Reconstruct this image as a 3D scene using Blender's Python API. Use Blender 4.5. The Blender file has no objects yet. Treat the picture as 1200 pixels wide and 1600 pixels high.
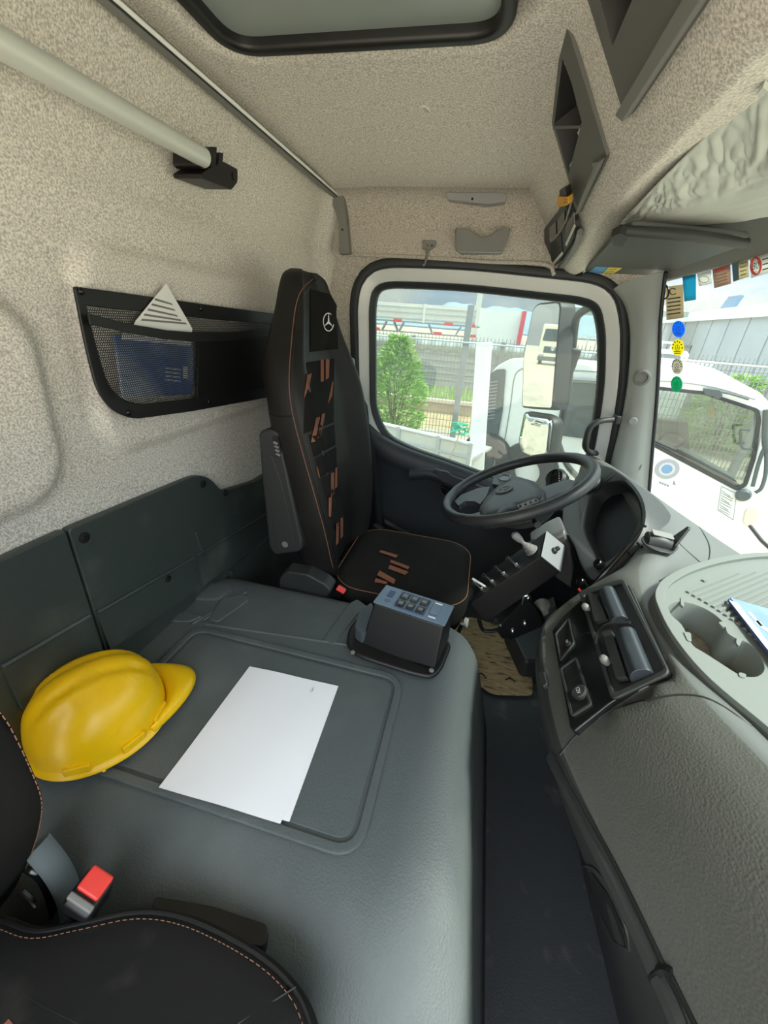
import bpy, bmesh, math, random
from mathutils import Vector, Matrix, Euler
from mathutils.bvhtree import BVHTree
random.seed(7)
SC = bpy.context.scene
COL = SC.collection
V = Vector
PI = math.pi
# ---------------------------------------------------------------- camera
F_PX = 620.0
CAM_P = V((0, 0, 1.14))
def _cam_rows():
    yaw, pit, roll = math.radians(-11.741), math.radians(-25.604), math.radians(4.280)
    d = V((math.sin(yaw)*math.cos(pit), math.cos(yaw)*math.cos(pit), math.sin(pit)))
    r = d.cross(V((0, 0, 1))).normalized(); u = r.cross(d)
    c, s = math.cos(roll), math.sin(roll)
    return c*r + s*u, -s*r + c*u, d
CR, CU, CD = _cam_rows()
cd = bpy.data.cameras.new('camera'); cam = bpy.data.objects.new('camera', cd); COL.objects.link(cam)
cam.matrix_world = Matrix(((CR.x, CU.x, -CD.x, CAM_P.x), (CR.y, CU.y, -CD.y, CAM_P.y), (CR.z, CU.z, -CD.z, CAM_P.z), (0, 0, 0, 1)))
cd.sensor_fit = 'VERTICAL'; cd.sensor_height = 36; cd.sensor_width = 27; cd.lens = 36*F_PX/1600; cd.clip_start = .01; cd.clip_end = 3000
SC.camera = cam
# ---------------------------------------------------------------- sky, sun, exposure
SC.view_settings.view_transform = 'Standard'; SC.view_settings.look = 'None'
SC.view_settings.gamma = 1; SC.view_settings.use_curve_mapping = False
SC.view_settings.exposure = EXPO = 1.95
W = bpy.data.worlds.new('sky'); SC.world = W; W.use_nodes = True
def build_world():
    nt = W.node_tree; N = nt.nodes; L = nt.links; N.clear()
    out = N.new('ShaderNodeOutputWorld'); bg = N.new('ShaderNodeBackground')
    tc = N.new('ShaderNodeTexCoord'); sp = N.new('ShaderNodeSeparateXYZ'); L.new(tc.outputs['Generated'], sp.inputs[0])
    # overcast sky: horizon one third of the zenith
    m = N.new('ShaderNodeMapRange'); m.inputs[1].default_value = 0; m.inputs[2].default_value = 1
    m.inputs[3].default_value = .43; m.inputs[4].default_value = 2.6; L.new(sp.outputs[2], m.inputs[0])
    mp = N.new('ShaderNodeMapping'); mp.inputs['Scale'].default_value = (1, 1, 3.2); L.new(tc.outputs['Generated'], mp.inputs[0])
    no = N.new('ShaderNodeTexNoise'); no.inputs['Scale'].default_value = 3.1; no.inputs['Detail'].default_value = 7; no.inputs['Roughness'].default_value = .55
    L.new(mp.outputs[0], no.inputs[0])
    cr = N.new('ShaderNodeValToRGB'); e = cr.color_ramp.elements
    e[0].position = .40; e[0].color = (.52, .68, .86, 1); e[1].position = .58; e[1].color = (1.0, 1.0, .97, 1)
    L.new(no.outputs[0], cr.inputs[0])
    L.new(cr.outputs[0], bg.inputs[0]); L.new(m.outputs[0], bg.inputs[1]); L.new(bg.outputs[0], out.inputs[0])
build_world()
sd = bpy.data.lights.new('sun', 'SUN'); sun = bpy.data.objects.new('sun', sd); COL.objects.link(sun)
sd.energy = 4.7; sd.angle = math.radians(9); sd.color = (1, .96, .88)
SUN_FROM = V((.50, -.10, .86)).normalized()
sun.rotation_euler = (-SUN_FROM).to_track_quat('-Z', 'Y').to_euler()
sun.location = (4, 1, 6)
# ---------------------------------------------------------------- helpers
def ray(px, py):
    return (CR*((px-600)/F_PX) - CU*((py-800)/F_PX) + CD).normalized()
def P(px, py, x=None, y=None, z=None, pl=None, d=None):
    """world point seen at a photo pixel on the real plane x=, y=, z= or pl=(point, normal)"""
    r = ray(px, py)
    if x is not None: t = (x-CAM_P.x)/r.x
    elif y is not None: t = (y-CAM_P.y)/r.y
    elif z is not None: t = (z-CAM_P.z)/r.z
    elif pl is not None: t = (pl[0]-CAM_P).dot(pl[1])/r.dot(pl[1])
    else: t = d
    return CAM_P + r*t
def PS(pix, **k): return [P(a, b, **k) for a, b in pix]
def lin(c): return tuple((v/255/12.92 if v/255 <= .04045 else ((v/255+.055)/1.055)**2.4) for v in c)
def woff(o):
    v = V((0, 0, 0))
    while o is not None: v += o.location; o = o.parent
    return v
def tag(o, label=None, cat=None, group=None, kind=None):
    if label: o['label'] = label
    if cat: o['category'] = cat
    if group: o['group'] = group
    if kind: o['kind'] = kind
    return o
def thing(name, loc, label, cat, group=None, kind=None):
    o = bpy.data.objects.new(name, None); COL.objects.link(o); o.location = V(loc); o.empty_display_size = .05
    return tag(o, label, cat, group, kind)
def dup(o, delta, parent=None):
    c = o.copy(); COL.objects.link(c); c.parent = parent
    if parent is None: c.location = o.location + V(delta)
    for ch in list(o.children): dup(ch, (0, 0, 0), c)
    return c
def frame(n, up=(0, 0, 1)):
    n = V(n).normalized(); up = V(up)
    if abs(n.dot(up.normalized())) > .98: up = V((1, 0, 0))
    a = up.cross(n).normalized(); b = n.cross(a)
    return a, b, n
def rpoly(pts, r, n=5, closed=True):
    """round the corners of a polygon (r: one radius or one per corner)"""
    out = []; m = len(pts); pts = [V(p) for p in pts]
    for i, p in enumerate(pts):
        rr = r[i] if isinstance(r, (list, tuple)) else r
        if not closed and i in (0, m-1): out.append(p); continue
        a = pts[i-1]-p; b = pts[(i+1) % m]-p
        k = min(rr, a.length*.48, b.length*.48)
        if k < 1e-5: out.append(p); continue
        A = p+a.normalized()*k; B = p+b.normalized()*k
        for j in range(n+1):
            t = j/n; out.append(A*(1-t)**2 + p*2*t*(1-t) + B*t*t)
    return out
def offs(pts, d, nrm):
    """offset a closed planar polygon outwards by d (d<0: inwards)"""
    m = len(pts); c = sum(pts, V((0, 0, 0)))/m; out = []; nrm = V(nrm).normalized()
    area = sum(((pts[i]-c).cross(pts[(i+1) % m]-c)).dot(nrm) for i in range(m))
    s = 1 if area > 0 else -1
    for i, p in enumerate(pts):
        t = (pts[(i+1) % m]-pts[i-1]).normalized(); out.append(p + t.cross(nrm)*d*s)
    return out
def smooth_path(pts, n=6, closed=False):
    pts = [V(p) for p in pts]; m = len(pts); out = []
    rng = range(m if closed else m-1)
    for i in rng:
        p0 = pts[i-1] if (closed or i > 0) else pts[i]*2-pts[i+1]
        p1 = pts[i]; p2 = pts[(i+1) % m]
        p3 = pts[(i+2) % m] if (closed or i+2 < m) else p2*2-p1
        for j in range(n):
            t = j/n
            out.append(.5*((2*p1)+(p2-p0)*t+(2*p0-5*p1+4*p2-p3)*t*t+(3*p1-p0-3*p2+p3)*t**3))
    if not closed: out.append(pts[-1])
    return out
class MB:
    def __init__(s): s.v = []; s.f = []
    def add(s, vs, fs):
        b = len(s.v); s.v += [V(v) for v in vs]; s.f += [tuple(i+b for i in f) for f in fs]; return s
    def box(s, c, size, rot=None, top=(1, 1)):
        c = V(c); M = rot if isinstance(rot, Matrix) else (Euler(rot).to_matrix() if rot else Matrix.Identity(3)); vs = []
        for z in (-.5, .5):
            k = top if z > 0 else (1, 1)
            for x, y in ((-.5, -.5), (.5, -.5), (.5, .5), (-.5, .5)): vs.append(c + M @ V((x*size[0]*k[0], y*size[1]*k[1], z*size[2])))
        return s.add(vs, [(3, 2, 1, 0), (4, 5, 6, 7), (0, 1, 5, 4), (1, 2, 6, 5), (2, 3, 7, 6), (3, 0, 4, 7)])
    def hexa(s, p): return s.add(p, [(3, 2, 1, 0), (4, 5, 6, 7), (0, 1, 5, 4), (1, 2, 6, 5), (2, 3, 7, 6), (3, 0, 4, 7)])
    def prism(s, poly, off, top=None):
        n = len(poly); poly = [V(p) for p in poly]; off = V(off); t = [p+off for p in poly] if top is None else [V(p) for p in top]
        return s.add(poly+t, [tuple(range(n-1, -1, -1)), tuple(range(n, 2*n))] + [(i, (i+1) % n, n+(i+1) % n, n+i) for i in range(n)])
    def ring(s, outer, inner, off):
        n = len(outer); off = V(off); o = [V(p) for p in outer]; i_ = [V(p) for p in inner]
        vs = o+i_+[p+off for p in o]+[p+off for p in i_]; fs = []
        for i in range(n):
            j = (i+1) % n
            fs += [(i, j, n+j, n+i), (2*n+j, 2*n+i, 3*n+i, 3*n+j), (j, i, 2*n+i, 2*n+j), (n+i, n+j, 3*n+j, 3*n+i)]
        return s.add(vs, fs)
    def grid(s, rows, cu=False, cv=False):
        m = len(rows); n = len(rows[0]); vs = [p for r in rows for p in r]; fs = []
        for i in range(m if cu else m-1):
            for j in range(n if cv else n-1):
                a = i; b = (i+1) % m; c = (j+1) % n
                fs.append((a*n+j, a*n+c, b*n+c, b*n+j))
        return s.add(vs, fs)
    def loft(s, loops, cap=True):
        n = len(loops[0]); s.grid(loops, cv=True); b = len(s.v)-n*len(loops)
        if cap: s.f.append(tuple(b+i for i in range(n-1, -1, -1))); s.f.append(tuple(b+n*(len(loops)-1)+i for i in range(n)))
        return s
    def tube(s, path, r, n=8, closed=False, cap=True, flat=1, up=(0, 0, 1)):
        path = [V(p) for p in path]; m = len(path); loops = []; pa = None
        for i, p in enumerate(path):
            t = ((path[(i+1) % m] if closed or i < m-1 else p) - (path[i-1] if closed or i > 0 else p)).normalized()
            if pa is None: a, b, _ = frame(t, up)
            else:
                a = (pa - t*pa.dot(t)).normalized(); b = t.cross(a)
            pa = a; rr = r[i] if isinstance(r, (list, tuple)) else r
            loops.append([p + a*math.cos(2*PI*k/n)*rr + b*math.sin(2*PI*k/n)*rr*flat for k in range(n)])
        if closed: s.grid(loops, cu=True, cv=True)
        else: s.loft(loops, cap)
        return s
    def lathe(s, prof, c, axis=(0, 0, 1), n=20, sx=1, sy=1, up=(0, 0, 1)):
        a, b, t = frame(axis, up); c = V(c)
        loops = [[c + t*h + (a*math.cos(2*PI*k/n)*sx + b*math.sin(2*PI*k/n)*sy)*max(r, 1e-4) for k in range(n)] for r, h in prof]
        return s.loft(loops)
    def ball(s, c, r, n=12, m=8):
        r = r if isinstance(r, (tuple, list)) else (r, r, r)
        rows = [[V(c)+V((r[0]*math.sin(PI*i/m)*math.cos(2*PI*k/n), r[1]*math.sin(PI*i/m)*math.sin(2*PI*k/n), -r[2]*math.cos(PI*i/m))) for k in range(n)] for i in range(1, m)]
        return s.loft(rows)
    def build(s, name, mat, parent=None, smooth=40, bevel=0, seg=2, subs=0, solid=0, origin=None, kind=None, label=None, cat=None, group=None, fix=True):
        if parent is not None: o0 = woff(parent)
        elif origin is not None: o0 = V(origin)
        else:
            lo = [min(v[i] for v in s.v) for i in range(3)]; hi = [max(v[i] for v in s.v) for i in range(3)]
            o0 = V(((lo[0]+hi[0])/2, (lo[1]+hi[1])/2, lo[2]))
        me = bpy.data.meshes.new(name); me.from_pydata([v-o0 for v in s.v], [], s.f)
        if fix:
            bm = bmesh.new(); bm.from_mesh(me); bmesh.ops.recalc_face_normals(bm, faces=bm.faces); bm.to_mesh(me); bm.free()
        o = bpy.data.objects.new(name, me); COL.objects.link(o)
        if parent is not None: o.parent = parent
        else: o.location = o0
        if mat: me.materials.append(mat)
        if smooth:
            me.polygons.foreach_set('use_smooth', [True]*len(me.polygons))
            if not bevel and not subs: me.set_sharp_from_angle(angle=math.radians(smooth))
        if subs: m = o.modifiers.new('s', 'SUBSURF'); m.levels = m.render_levels = subs
        if solid: m = o.modifiers.new('t', 'SOLIDIFY'); m.thickness = solid; m.offset = 0
        if bevel:
            m = o.modifiers.new('b', 'BEVEL'); m.width = bevel; m.segments = seg; m.limit_method = 'ANGLE'; m.angle_limit = math.radians(35)
            m = o.modifiers.new('w', 'WEIGHTED_NORMAL'); m.keep_sharp = False
        return tag(o, label, cat, group, kind)
def text_mb(txt, c, right, up, h, depth=.0008, align='CENTER'):
    """flat lettering as mesh, standing on a surface (right, up: reading directions)"""
    cu = bpy.data.curves.new('t', 'FONT'); cu.body = txt; cu.size = 1; cu.align_x = align; cu.align_y = 'CENTER'; cu.extrude = 0; cu.resolution_u = 3
    o = bpy.data.objects.new('t', cu); COL.objects.link(o)
    dg = bpy.context.evaluated_depsgraph_get(); me = bpy.data.meshes.new_from_object(o.evaluated_get(dg))
    R = V(right).normalized(); U = V(up).normalized(); n = R.cross(U)
    mb = MB(); mb.add([V(c)+R*(v.co.x*h)+U*(v.co.y*h)+n*depth for v in me.vertices], [tuple(p.vertices) for p in me.polygons])
    bpy.data.objects.remove(o); bpy.data.meshes.remove(me); bpy.data.curves.remove(cu)
    return mb
def bvh_of(*objs):
    out = []
    for o in objs:
        w = woff(o); out.append(BVHTree.FromPolygons([v.co+w for v in o.data.vertices], [tuple(p.vertices) for p in o.data.polygons]))
    return out
def hit(px, py, trees, lift=0):
    best = None
    for t in trees:
        loc, n, i, d = t.ray_cast(CAM_P, ray(px, py))
        if loc is not None and (best is None or d < best[2]): best = (loc, n if n.dot(ray(px, py)) < 0 else -n, d)
    return (best[0]+best[1]*lift, best[1]) if best else (None, None)
# ---------------------------------------------------------------- materials
def mat(name, col, rough=.6, spec=.5, metal=0, bump=0, bscale=200, kind='noise', mix=None, mscale=60, mdetail=3, contrast=(.35, .65), bdist=.001, coat=0, trans=0, alpha=1, stretch=None, sheen=0, dirt=None, emit=0):
    m = bpy.data.materials.new(name); m.use_nodes = True; nt = m.node_tree; N = nt.nodes; L = nt.links
    b = N['Principled BSDF']; c = col if max(col) <= 1 else lin(col)
    b.inputs['Base Color'].default_value = (*c, 1); b.inputs['Roughness'].default_value = rough; b.inputs['Metallic'].default_value = metal
    b.inputs['Specular IOR Level'].default_value = spec; b.inputs['Coat Weight'].default_value = coat; b.inputs['Coat Roughness'].default_value = .08
    b.inputs['Transmission Weight'].default_value = trans; b.inputs['Alpha'].default_value = alpha; b.inputs['Sheen Weight'].default_value = sheen
    if bump or mix or dirt:
        tc = N.new('ShaderNodeTexCoord'); mp = N.new('ShaderNodeMapping'); L.new(tc.outputs['Object'], mp.inputs[0])
        if stretch: mp.inputs['Scale'].default_value = stretch
    src = None
    if mix:
        n = N.new('ShaderNodeTexNoise'); n.inputs['Scale'].default_value = mscale; n.inputs['Detail'].default_value = mdetail; L.new(mp.outputs[0], n.inputs[0])
        r = N.new('ShaderNodeValToRGB'); r.color_ramp.elements[0].position = contrast[0]; r.color_ramp.elements[1].position = contrast[1]
        c2 = mix if max(mix) <= 1 else lin(mix); r.color_ramp.elements[0].color = (*c, 1); r.color_ramp.elements[1].color = (*c2, 1)
        L.new(n.outputs[0], r.inputs[0]); src = r.outputs[0]
    if dirt:
        dc, dsc, lo, hi = dirt
        n = N.new('ShaderNodeTexNoise'); n.inputs['Scale'].default_value = dsc; n.inputs['Detail'].default_value = 6; L.new(mp.outputs[0], n.inputs[0])
        r = N.new('ShaderNodeMapRange'); r.inputs[1].default_value = lo; r.inputs[2].default_value = hi; L.new(n.outputs[0], r.inputs[0])
        mx = N.new('ShaderNodeMix'); mx.data_type = 'RGBA'; mx.inputs[7].default_value = (*(dc if max(dc) <= 1 else lin(dc)), 1); mx.inputs[6].default_value = (*c, 1)
        if src: L.new(src, mx.inputs[6])
        L.new(r.outputs[0], mx.inputs[0]); src = mx.outputs[2]
    if src: L.new(src, b.inputs['Base Color'])
    if bump:
        if kind == 'leather':
            n = N.new('ShaderNodeTexVoronoi'); n.feature = 'SMOOTH_F1'; n.inputs['Scale'].default_value = bscale; n.inputs['Smoothness'].default_value = .6
        else:
            n = N.new('ShaderNodeTexNoise'); n.inputs['Scale'].default_value = bscale; n.inputs['Detail'].default_value = 4
        L.new(mp.outputs[0], n.inputs[0])
        bp = N.new('ShaderNodeBump'); bp.inputs['Strength'].default_value = bump; bp.inputs['Distance'].default_value = bdist
        L.new(n.outputs[0], bp.inputs['Height']); L.new(bp.outputs[0], b.inputs['Normal'])
    if emit: b.inputs['Emission Color'].default_value = (*c, 1); b.inputs['Emission Strength'].default_value = emit
    return m
def glass_mat(name, tint, refl=.035, veil=.0):
    m = bpy.data.materials.new(name); m.use_nodes = True; nt = m.node_tree; N = nt.nodes; L = nt.links; N.remove(N['Principled BSDF'])
    t = N.new('ShaderNodeBsdfTransparent'); t.inputs[0].default_value = (*tint, 1)
    g = N.new('ShaderNodeBsdfGlossy'); g.inputs['Roughness'].default_value = .02
    fr = N.new('ShaderNodeLayerWeight'); fr.inputs[0].default_value = .5
    p5 = N.new('ShaderNodeMath'); p5.operation = 'POWER'; p5.inputs[1].default_value = 5; L.new(fr.outputs['Facing'], p5.inputs[0])
    ma = N.new('ShaderNodeMath'); ma.operation = 'MULTIPLY_ADD'; ma.inputs[1].default_value = .9; ma.inputs[2].default_value = refl; L.new(p5.outputs[0], ma.inputs[0])
    mx = N.new('ShaderNodeMixShader'); L.new(ma.outputs[0], mx.inputs[0]); L.new(t.outputs[0], mx.inputs[1]); L.new(g.outputs[0], mx.inputs[2])
    # veiling glare of the daylight, put into the pane as a pale translucent film
    tl = N.new('ShaderNodeBsdfTranslucent'); tl.inputs[0].default_value = (.85, .88, .84, 1)
    m2 = N.new('ShaderNodeMixShader'); m2.inputs[0].default_value = veil; L.new(mx.outputs[0], m2.inputs[1]); L.new(tl.outputs[0], m2.inputs[2])
    L.new(m2.outputs[0], N['Material Output'].inputs[0]); return m
M = {}
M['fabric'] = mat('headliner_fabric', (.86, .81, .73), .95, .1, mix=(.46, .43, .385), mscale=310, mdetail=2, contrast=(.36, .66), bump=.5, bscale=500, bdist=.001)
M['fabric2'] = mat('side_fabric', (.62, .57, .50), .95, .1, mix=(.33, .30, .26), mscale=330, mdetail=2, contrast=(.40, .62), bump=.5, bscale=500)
M['panel'] = mat('green_grey_panel', (0.0425, 0.0547, 0.0506), .42, .5, bump=.15, bscale=90, bdist=.002, dirt=((.10, .11, .10), 7, .55, .8))
M['tunnel'] = mat('tunnel_vinyl', (0.0829, 0.0975, 0.1004), .58, .45, bump=.42, bscale=300, kind='leather', bdist=.0014, dirt=((.135, .15, .15), 4, .45, .75))
M['dash'] = mat('dash_vinyl', (0.0779, 0.0804, 0.0722), .48, .5, bump=.5, bscale=330, kind='leather', bdist=.001)
M['dash_lit'] = mat('dash_vinyl_lit', (0.1026, 0.1117, 0.1049), .55, .45, bump=.25, bscale=600, bdist=.0006)  # lighter copy of the dash vinyl, daylight on its top put into the colour
M['tray'] = mat('tray_plastic', (0.1500, 0.1665, 0.1522), .6, .4, bump=.2, bscale=500, bdist=.0006)
M['dark'] = mat('dark_grey_plastic', (0.0280, 0.0304, 0.0304), .5, .45, bump=.2, bscale=500, bdist=.0005)
M['door_trim'] = mat('door_trim_plastic', (0.0306, 0.0357, 0.0408), .5, .45, bump=.25, bscale=420, bdist=.0006)
M['pillar'] = mat('pillar_plastic', (0.3060, 0.3230, 0.3060), .55, .4, bump=.2, bscale=600, bdist=.0004, dirt=((.30, .32, .30), 8, .5, .8))
M['bin'] = mat('bin_plastic', (0.1275, 0.1275, 0.1190), .55, .4, bump=.2, bscale=600, bdist=.0004)
M['bin_dark'] = mat('bin_inner_plastic', (.05, .05, .05), .4, .5)
M['grey'] = mat('grey_plastic', (0.1920, 0.1920, 0.1800), .5, .45, bump=.1, bscale=600, bdist=.0004)
M['black'] = mat('black_plastic', (0.0084, 0.0084, 0.0084), .45, .5, bump=.1, bscale=400, bdist=.0004)
M['gloss'] = mat('gloss_black', (.008, .009, .009), .16, .6)
M['rubber'] = mat('black_rubber', (.018, .021, .024), .5, .45)
M['white'] = mat('white_paint', (0.7020, 0.7200, 0.7020), .3, .5, coat=.4)
M['leather'] = mat('black_leather', (0.0101, 0.0096, 0.0091), .5, .3, bump=.35, bscale=260, kind='leather', bdist=.001, mix=(.014, .013, .012), mscale=9)
M['cloth'] = mat('black_cloth', (0.0112, 0.0107, 0.0099), .9, .12, bump=.4, bscale=900, bdist=.0006, mix=(.017, .016, .015), mscale=5)
M['brown'] = mat('copper_brown_cloth', (.26, .10, .058), .8, .2, bump=.3, bscale=800)
M['stitch'] = mat('copper_stitching', (.25, .12, .07), .7, .3)
M['steel'] = mat('bright_steel', (.72, .72, .70), .22, .5, metal=1)
M['alu'] = mat('satin_aluminium', (.66, .68, .63), .38, .5, metal=.15)
M['hat'] = mat('yellow_plastic', (.94, .56, .004), .30, .5, bump=.05, bscale=60)
M['paper'] = mat('white_paper', (.84, .84, .88), .85, .2, bump=.15, bscale=18, bdist=.002)
M['red'] = mat('red_plastic', (.75, .05, .04), .4, .5)
M['glass'] = glass_mat('clear_glass', (.51, .555, .535), veil=.028)
M['glass_front'] = glass_mat('windscreen_glass', (.41, .45, .432), veil=.006)

def translucent(m, k=.55):
    """thin sticker film: lets daylight through"""
    nt = m.node_tree; N = nt.nodes; L = nt.links; b = N['Principled BSDF']
    t = N.new('ShaderNodeBsdfTranslucent'); t.inputs[0].default_value = b.inputs['Base Color'].default_value
    mx = N.new('ShaderNodeMixShader'); mx.inputs[0].default_value = k
    L.new(b.outputs[0], mx.inputs[1]); L.new(t.outputs[0], mx.inputs[2]); L.new(mx.outputs[0], N['Material Output'].inputs[0]); return m

# ================================================================ SETTING
def sstep(a, b, x):
    t = min(1, max(0, (x-a)/(b-a))); return t*t*(3-2*t)
def interp(x, xs, ys):
    if x <= xs[0]: return ys[0]
    for i in range(1, len(xs)):
        if x <= xs[i]:
            t = (x-xs[i-1])/(xs[i]-xs[i-1]); return ys[i-1]*(1-t)+ys[i]*t
    return ys[-1]
def cosint(x, xs, ys):
    if x <= xs[0]: return ys[0]
    for i in range(1, len(xs)):
        if x <= xs[i]:
            t = (x-xs[i-1])/(xs[i]-xs[i-1]); t = t*t*(3-2*t); return ys[i-1]*(1-t)+ys[i]*t
    return ys[-1]
def rrect_sd(u, v, u0, u1, v0, v1, r):
    qx = abs(u-(u0+u1)/2)-(u1-u0)/2+r; qy = abs(v-(v0+v1)/2)-(v1-v0)/2+r
    return math.hypot(max(qx, 0), max(qy, 0))+min(max(qx, qy), 0)-r
Y0, Y1 = -.46, 1.70           # near and far ends of the cab
# ---- floor
fl = MB(); fl.box((-.05, .62, -.02), (1.9, 2.16, .04))
M['floor'] = mat('floor_rubber', (.038, .042, .045), .6, .4, bump=.4, bscale=260, kind='leather', bdist=.001, dirt=((.12, .11, .10), 14, .58, .78))
fl.build('floor', M['floor'], kind='structure', smooth=0)
# ---- rear wall, one embossed fabric moulding
def rear_x(z): return cosint(z, [.3, .76, 1.2, 1.36, 1.54], [-.72, -.715, -.69, -.672, -.625])
mb = MB(); rows = []
ys = [Y0+(Y1-Y0)*i/230 for i in range(231)]; zs = [1.59*j/144 for j in range(145)]
for z in zs:
    row = []
    for y in ys:
        x = rear_x(z)
        d1 = rrect_sd(y, z, .625, 1.62, .865, 1.215, .07); d2 = rrect_sd(y, z, -.2, .515, .83, 1.13, .07)
        x += .018*(1-sstep(-.004, .022, d1)) + .022*(1-sstep(-.005, .028, d2))
        x -= .010*sstep(1.30, 1.33, z-.04*sstep(.9, 1.6, y)) * sstep(.2, .9, y)
        x += .05*sstep(1.58, 1.70, y)**2*sstep(.5, 1.0, z)          # moulding turns forward into the pillar
        row.append(V((x, y, z)))
    rows.append(row)
wall_rear = mb.grid(rows).build('wall_rear', M['fabric'], kind='structure', smooth=180)
# ---- ceiling
HX0, HX1, HY0, HY1 = -.545, -.035, .40, .925
def ceil_z(x, y): return 1.568 - .022*sstep(1.0, 1.66, y) - .035*sstep(.2, -.4, y) - .008*sstep(-.42, -.64, x)
mb = MB(); rows = []
for i in range(101):
    x = -.64+(.10+.64)*i/100; row = []
    for j in range(161):
        y = Y0+(1.665-Y0)*j/160
        d = rrect_sd(x, y, HX0, HX1, HY0, HY1, .07)
        row.append(V((x, y, ceil_z(x, y) + .03*sstep(.035, .0, d) + .02*sstep(0, -.03, d))))
    rows.append(row)
ceiling = mb.grid(rows).build('ceiling', M['fabric'], kind='structure', smooth=180)
mb = MB(); mb.box((-.05, .6, 1.70), (1.5, 2.3, .03)); mb.build('trim_1', M['white'], kind='structure', smooth=0)   # roof skin
# ---- header over the windscreen
def arch(y): return 1-((y-.65)/1.0)**2
def hdr_prof(y):
    a = arch(y)*.07
    zc = ceil_z(.08, y)
    return [V((.035, y, zc+.004)), V((.062, y, 1.55-.012*sstep(1.3, 1.66, y))), V((.1145, y, 1.48)), V((.1595, y, 1.42)), V((.197, y, 1.37+a*.2)), V((.222, y, 1.342+a*.7)), V((.262, y, 1.333+a)), V((.290, y, 1.345+a)), V((.32, y, 1.36+a)), V((.40, y, 1.375+a)), V((.50+.10*max(0, arch(y)), y, 1.355+a))]
mb = MB(); rows = []
for j in range(260):
    y = Y0+(1.69-Y0)*j/259; rows.append(smooth_path(hdr_prof(y), 5))
header = mb.grid(rows).build('wall_header', M['fabric'], kind='structure', smooth=180)
mb = MB(); rows = []          # outer front skin above the windscreen
for j in range(30):
    y = Y0+(1.74-Y0)*j/29; b = .14*max(-.3, arch(y)); rows.append([V((.0, y, 1.69)), V((.40+b, y, 1.66)), V((.53+b, y, 1.58)), V((.555+b, y, 1.40+.07*arch(y)))])
mb.grid(rows).build('trim_9', M['white'], kind='structure', smooth=180, solid=.01)
# ---- side wall (driver's side) with the door opening
YD = 1.70
gl_pix = [(584, 640), (583, 480), (588, 453), (612, 449), (720, 453), (905, 474), (930, 482), (938, 520), (938, 600), (925, 690), (900, 800), (780, 752), (700, 722), (640, 702), (602, 682)]
G = PS(gl_pix, y=YD); NY = V((0, 1, 0))
Gr = rpoly(G, [.05, .03, .03, .03, .3, .03, .04, .04, .2, .2, .05, .2, .2, .1, .05], 4)
g1 = offs(Gr, .022, NY); g2 = offs(Gr, .066, NY); g3 = offs(Gr, .097, NY)
mb = MB(); n = len(g3)
c3 = sum(g3, V((0, 0, 0)))/n
outer = []
for p in g3:
    d = p-c3; k = 1e9
    if d.x > 1e-6: k = min(k, (.50-c3.x)/d.x)
    if d.x < -1e-6: k = min(k, (-.72-c3.x)/d.x)
    if d.z > 1e-6: k = min(k, (1.56-c3.z)/d.z)
    if d.z < -1e-6: k = min(k, (.0-c3.z)/d.z)
    outer.append(c3+d*max(k, 1.02))
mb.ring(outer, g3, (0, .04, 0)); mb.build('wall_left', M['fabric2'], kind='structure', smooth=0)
# ledge of the side header above the door
mb = MB(); mb.tube(smooth_path([P(547, 397, y=1.695), P(650, 402, y=1.692), P(760, 409, y=1.69), P(850, 413, y=1.69), P(866, 430, y=1.69)], 6), .007, 8)
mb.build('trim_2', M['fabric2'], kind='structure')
# curved join ceiling / side header
mb = MB(); rows = []
for i in range(40):
    x = -.62+.72*i/39; zc = ceil_z(x, 1.66)
    rows.append(smooth_path([V((x, 1.60, ceil_z(x, 1.6)+.002)), V((x, 1.645, zc-.006)), V((x, 1.675, zc-.03)), V((x, 1.69, zc-.08)), V((x, 1.694, 1.355))], 5))
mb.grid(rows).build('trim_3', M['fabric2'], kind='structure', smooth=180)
# ---- door: seal, white frame, rubber, glass, trim panel
door = thing('door_1', P(700, 900, y=1.72), None, None, kind='structure')
MB().ring([p+V((0, -.012, 0)) for p in g3], [p+V((0, -.012, 0)) for p in g2], (0, .04, 0)).build('door_seal', M['rubber'], door, bevel=.008)
MB().ring([p+V((0, .004, 0)) for p in g2], [p+V((0, .022, 0)) for p in g1], (0, .05, 0)).build('door_frame', M['white'], door, bevel=.004)
MB().ring([p+V((0, .012, 0)) for p in g1], [p+V((0, .03, 0)) for p in Gr], (0, .03, 0)).build('window_rubber', M['rubber'], door, bevel=.006)
win = MB(); win.prism([p+V((0, .04, 0)) for p in offs(Gr, .008, NY)], (0, .004, 0)); win.build('window_1', M['glass'], kind='structure', smooth=0)
# trim panel: upper edge follows the sill
sill = PS([(548, 600), (560, 640), (580, 668), (602, 686), (640, 704), (700, 725), (780, 755), (850, 783), (905, 806), (960, 790)], y=1.69)
sill = smooth_path(sill, 5)
rows = []
for p in sill:
    d = V((0, 0, -1)); q = []
    for t, yy in ((0, 1.715), (.006, 1.692), (.03, 1.680), (.075, 1.672), (.095, 1.680), (.12, 1.688), (.30, 1.690), (.72, 1.69)):
        z = max(.0, p.z-t); q.append(V((p.x, yy, z)))
    rows.append(q)
mb = MB(); mb.grid(rows); mb.build('trim_panel', M['door_trim'], door, smooth=180)
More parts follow.
